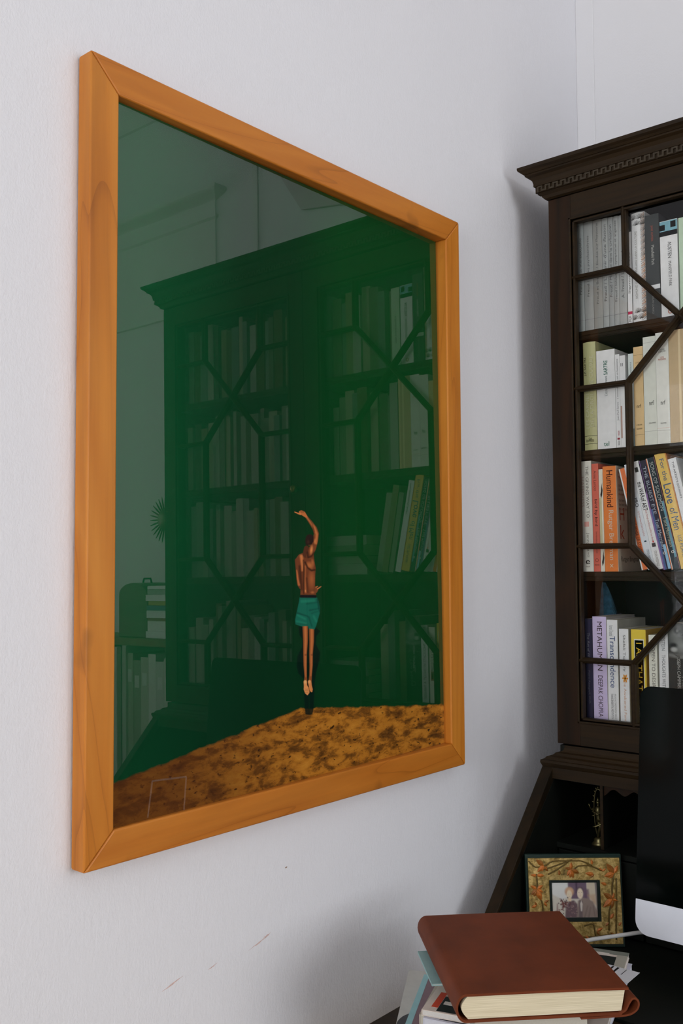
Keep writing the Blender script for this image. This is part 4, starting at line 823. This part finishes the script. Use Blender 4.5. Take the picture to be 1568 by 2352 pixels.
mb.tube([(-.001, 0, .014), (.000, -.001, .024), (.0025, -.003, .034), (.0005, -.001, .045)], [.0016, .0019, .0022, .0032], 8)            # standing leg
mb.tube([(.0012, -.001, .045), (.006, -.005, .0475), (.0045, -.007, .041), (-.003, -.0075, .036), (-.0065, -.008, .0355)], [.0032, .0026, .0022, .0016, .0012], 8)   # lifted leg
mb.tube([(.0008, -.001, .043), (.0004, -.001, .049), (0, -.001, .056), (0, -.001, .063), (0, -.001, .068), (0, -.0012, .0705)], [.0036, .0030, .0034, .0046, .0034, .0015], 10)
mb.tube([(0, -.001, .070), (0, -.0012, .074)], .0013, 8); mb.blob((0, -.0015, .0765), (.0026, .0027, .0032), 10)
mb.tube([(0, -.001, .079), (0, -.001, .082), (0, -.001, .086)], [.0022, .0015, .0005], 8)
for s_ in (-1, 1):
    mb.tube([(s_*.004, -.001, .066), (s_*.0085, -.0015, .0635), (s_*.0105, -.003, .069), (s_*.0115, -.004, .074)], [.0015, .0013, .001, .0008], 7)
    mb.tube([(s_*.004, -.002, .066), (s_*.0065, -.005, .061), (s_*.001, -.0085, .059), (-s_*.003, -.0095, .057)], [.0015, .0013, .001, .0008], 7)
mb.v = [(x*1.4, y*1.25, z*1.03-.0005) for x, y, z in mb.v]; mb.build('dancing_body', BR, sf, smooth=True)

# ------------------------------------------------------------------ all-in-one computer
im = thing('desktop_computer', 'all-in-one desktop computer with black screen and pale aluminium chin', 'computer', (.517, -.40, DZ+.0006))
AL = paint((240, 243, 252), .4, .4, .02, 30); SHL = paint((70, 72, 76), .45, .4, .03, 30, .3); BK = N('screen_glass'); BKM = BK.bsdf(lin(2, 6, 5), .12, .12)  # shell aluminium darkened so its colour carries the shadow on it
def rrect(x0, x1, z0, z1, rl, ru):
    P_ = []
    for cx, cz, r_, a0 in ((x1-rl, z0+rl, rl, -90), (x1-ru, z1-ru, ru, 0), (x0+ru, z1-ru, ru, 90), (x0+rl, z0+rl, rl, 180)):
        for k in range(7):
            a = math.radians(a0+90*k/6); P_.append((cx+r_*math.cos(a), cz+r_*math.sin(a)))
    return P_
pan = bpy.data.objects.new('display', bpy.data.meshes.new('display'))
W2, PH = .220, .3865; TA = math.radians(-6.2)
mb = MB().prism(rrect(-W2, W2, 0, PH, .022, .018), 1, .001, .005); 
m2 = rrect(-W2+.02, W2-.02, .03, PH-.03, .05, .05); m1 = rrect(-W2, W2, 0, PH, .022, .018); n = len(m1)
mb.add([(x, .005, z) for x, z in m1]+[(x, .032, z) for x, z in m2], [(i, n+i, n+(i+1) % n, (i+1) % n) for i in range(n)]+[tuple(range(n, 2*n))])
dsp = mb.build('display_shell', SHL, im, loc=(0, -.072, .0835), rot=(TA, 0, 0))
CH = .053
MB().prism(rrect(-W2, W2, CH, PH, .0006, .018), 1, 0, .0012).build('screen', BKM, dsp)
MB().prism(rrect(-W2, W2, 0, CH-.0003, .022, .0006), 1, 0, .0012).build('chin', AL, dsp)
mb = MB().prism([(-.045, .150), (-.040, .156), (.055, .052), (.072, .008), (.072, .0), (.064, .0), (.060, .010), (.045, .050)], 0, -.09, .09); mb.build('stand_neck', AL, im, bevel=.002)
mb = MB().prism(rrect(-.095, .095, -.09, .074, .01, .01), 2, 0, .006); mb.build('stand_foot', AL, im, bevel=.001)
cab = MB().tube([(.150, -.585, .7405), (.172, -.566, .755), (.2000, -.533, .7935), (.2378, -.500, .8030), (.2946, -.450, .8130), (.360, -.4180, .8240), (.42, -.405, .85)], .0031, 10).build('white_cable', paint((196, 196, 194), .5, .4, .03), None, smooth=True)
tag(cab, 'white cable running from behind the leather journal to the computer', 'cable')
# ------------------------------------------------------------------ low cupboard right of the bureau (shows in the picture glass)
cu = thing('low_cupboard', 'low white cupboard with open shelf right of the bureau, seen in the picture glass', 'cupboard', (0, 0, 0))
WH = paint((206, 206, 200), .5, .3, .04, 12)
CX0, CX1, CY = 1.125, 1.78, -.185; CT = 1.215
MB().box(CX0, CX1, CY, -.004, CT-.022, CT).build('top_board', paint((120, 96, 70), .5, .3, .2, 30), cu, bevel=.002)
for x in (CX0, 1.372, CX1-.02): MB().box(x, x+.018, CY+.004, -.032, .0, CT-.022).build('side_panel', WH, cu)
MB().box(CX0+.018, CX1-.02, -.036, -.032, .05, CT-.022).build('back_panel', WH, cu)
for z in (.05, .42, .82): MB().box(CX0+.0185, 1.3715, CY+.008, -.037, z, z+.016).build('shelf', WH, cu)
dr = MB().box(1.391, CX1-.021, CY-.014, CY+.003, .06, CT-.026).build('door', WH, cu, bevel=.002)
mb = MB(); ring((1.43, CX1-.06, .66, CT-.07), (1.445, CX1-.075, .675, CT-.085), CY-.018, CY-.014, mb); ring((1.43, CX1-.06, .12, .60), (1.445, CX1-.075, .135, .585), CY-.018, CY-.014, mb); mb.build('door_moulding', WH, dr)
mb = MB().lathe([(.004, 0), (.004, .012), (.010, .016), (.011, .022), (.005, .027)], n=14); mb.v = [(x+1.41, CY-.014-z, y+1.10) for x, y, z in mb.v]; mb.build('knob', M['brass'], dr, smooth=True)
x = CX0+.020; ks = ['first', 'second', 'third', 'fourth', 'fifth', 'sixth', 'seventh']
for k in range(7):
    w_ = .034; c = [(190, 188, 176), (206, 204, 196), (196, 196, 190), (212, 210, 204), (184, 180, 168), (150, 146, 134), (176, 172, 160)][k]
    book('%s pale binder from the bureau, in the low cupboard' % ks[k], x, .836, w_-.001, .335-.01*(k % 3), c, y=CY+.012, d=.12, hard=True, gain=1.1, name='binder', bands=[(.75, .86, (214, 214, 210), .2, .8)], group='pale binders in the low cupboard'); x += w_
# stack of books lying on the cupboard
zz = CT+.0002
cs = [((196, 200, 192), .020), ((190, 196, 188), .030), ((120, 66, 60), .008), ((186, 196, 190), .022), ((64, 84, 110), .014), ((150, 130, 60), .013), ((196, 204, 200), .018), ((140, 146, 140), .016), ((204, 212, 210), .010)]
nm = ['lowest pale', 'thick pale second', 'thin dark red', 'pale fourth', 'blue', 'ochre', 'pale seventh', 'grey', 'topmost thin white']
for k, (c, t) in enumerate(cs):
    zz += t
    book('%s book in the flat stack on the low cupboard' % nm[k], 1.128, zz, t-.0006, .172-.004*(k % 3), c, y=-.165+.003*(k % 2), d=.125, flat=True, group='flat book stack on the low cupboard')
top = zz
# arched wooden box
ab = thing('arched_box', 'brown round-topped wooden box beside the book stack, seen in the picture glass', 'box', (1.372, -.10, CT+.0004))
ap = [(-.066, 0), (.066, 0), (.066, .125)]+[(.066*math.cos(t), .125+.035*math.sin(t)) for t in [math.pi*k/12 for k in range(1, 12)]]+[(-.066, .125)]
MB().prism(ap, 1, -.055, .055).build('case', wood('box_wood', (60, 50, 40), (90, 76, 60), (104, 90, 72), 0), ab, bevel=.002)
MB().tube([(-.02, 0, .159), (-.015, 0, .172), (.015, 0, .172), (.02, 0, .159)], .003, 8).build('handle', M['dark_metal'], ab, smooth=True)
# glass jars on the stack
for k, (x, y, h) in enumerate(((1.195, -.075, .125), (1.240, -.075, .138), (1.283, -.070, .128))):
    j = thing('glass_jar', ['clear glass jar nearest the bookcase on the flat book stack', 'tallest clear glass jar in the middle on the flat book stack', 'clear glass jar at the far right end of the flat book stack'][k], 'jar', (x, y, top+.0004), group='glass jars on the book stack')
    MB().lathe([(.019, 0), (.021, .004), (.021, h*.8), (.017, h*.88), (.018, h)], n=20).build('jar_glass', glass('jar_glass', 1.6, (.74, .87, .84, 1)), j, smooth=True)
    MB().lathe([(.006, .0005), (.018, .004), (.018, h*(.3+.1*k)), (.0, h*(.3+.1*k)+.001)], n=16).build('contents', paint((70, 90, 84), .6), j)
# sunburst ornament standing behind the jars
sb = thing('sunburst_ornament', 'dark round sunburst ornament on the wall above the glass jars', 'ornament', (1.375, -.020, 1.568))
mb = MB().lathe([(.030, 0), (.034, .004), (.030, .012), (.012, .016)], n=24); mb.v = [(x, -z, y) for x, y, z in mb.v]; mb.build('disc', paint((80, 66, 44), .4, .5, .3, 40, .4), sb, smooth=True)
for k in range(28):
    a = 2*math.pi*k/28; MB().tube([(.030*math.cos(a), -.006, .030*math.sin(a)), (.055*math.cos(a), -.006, .055*math.sin(a)), (.072*math.cos(a), -.006, .072*math.sin(a))], [.0028, .0026, .0012], 6).build('ray', paint((80, 66, 44), .4, .5, .3, 40, .4), sb)
MB().tube([(0, 0, 0), (0, .019, 0)], .004, 8).build('wall_pin', M['dark_metal'], sb)
kh = thing('stand_in_panel', 'pale pink-grey angular panel above the bookcase, added for a patch in the picture glass', 'wall hanging', (.76, -.002, 2.50))  # made-up panel filling an unidentified pale patch of the reflection
MB().prism([(x-.76, z-2.50) for x, z in ((.812, 2.404), (.97, 2.64), (.74, 2.78), (.56, 2.62), (.575, 2.368))], 1, -.010, 0).build('panel', paint((216, 202, 208), .9, .1, .06, 30), kh, bevel=.002)
flush_texts()
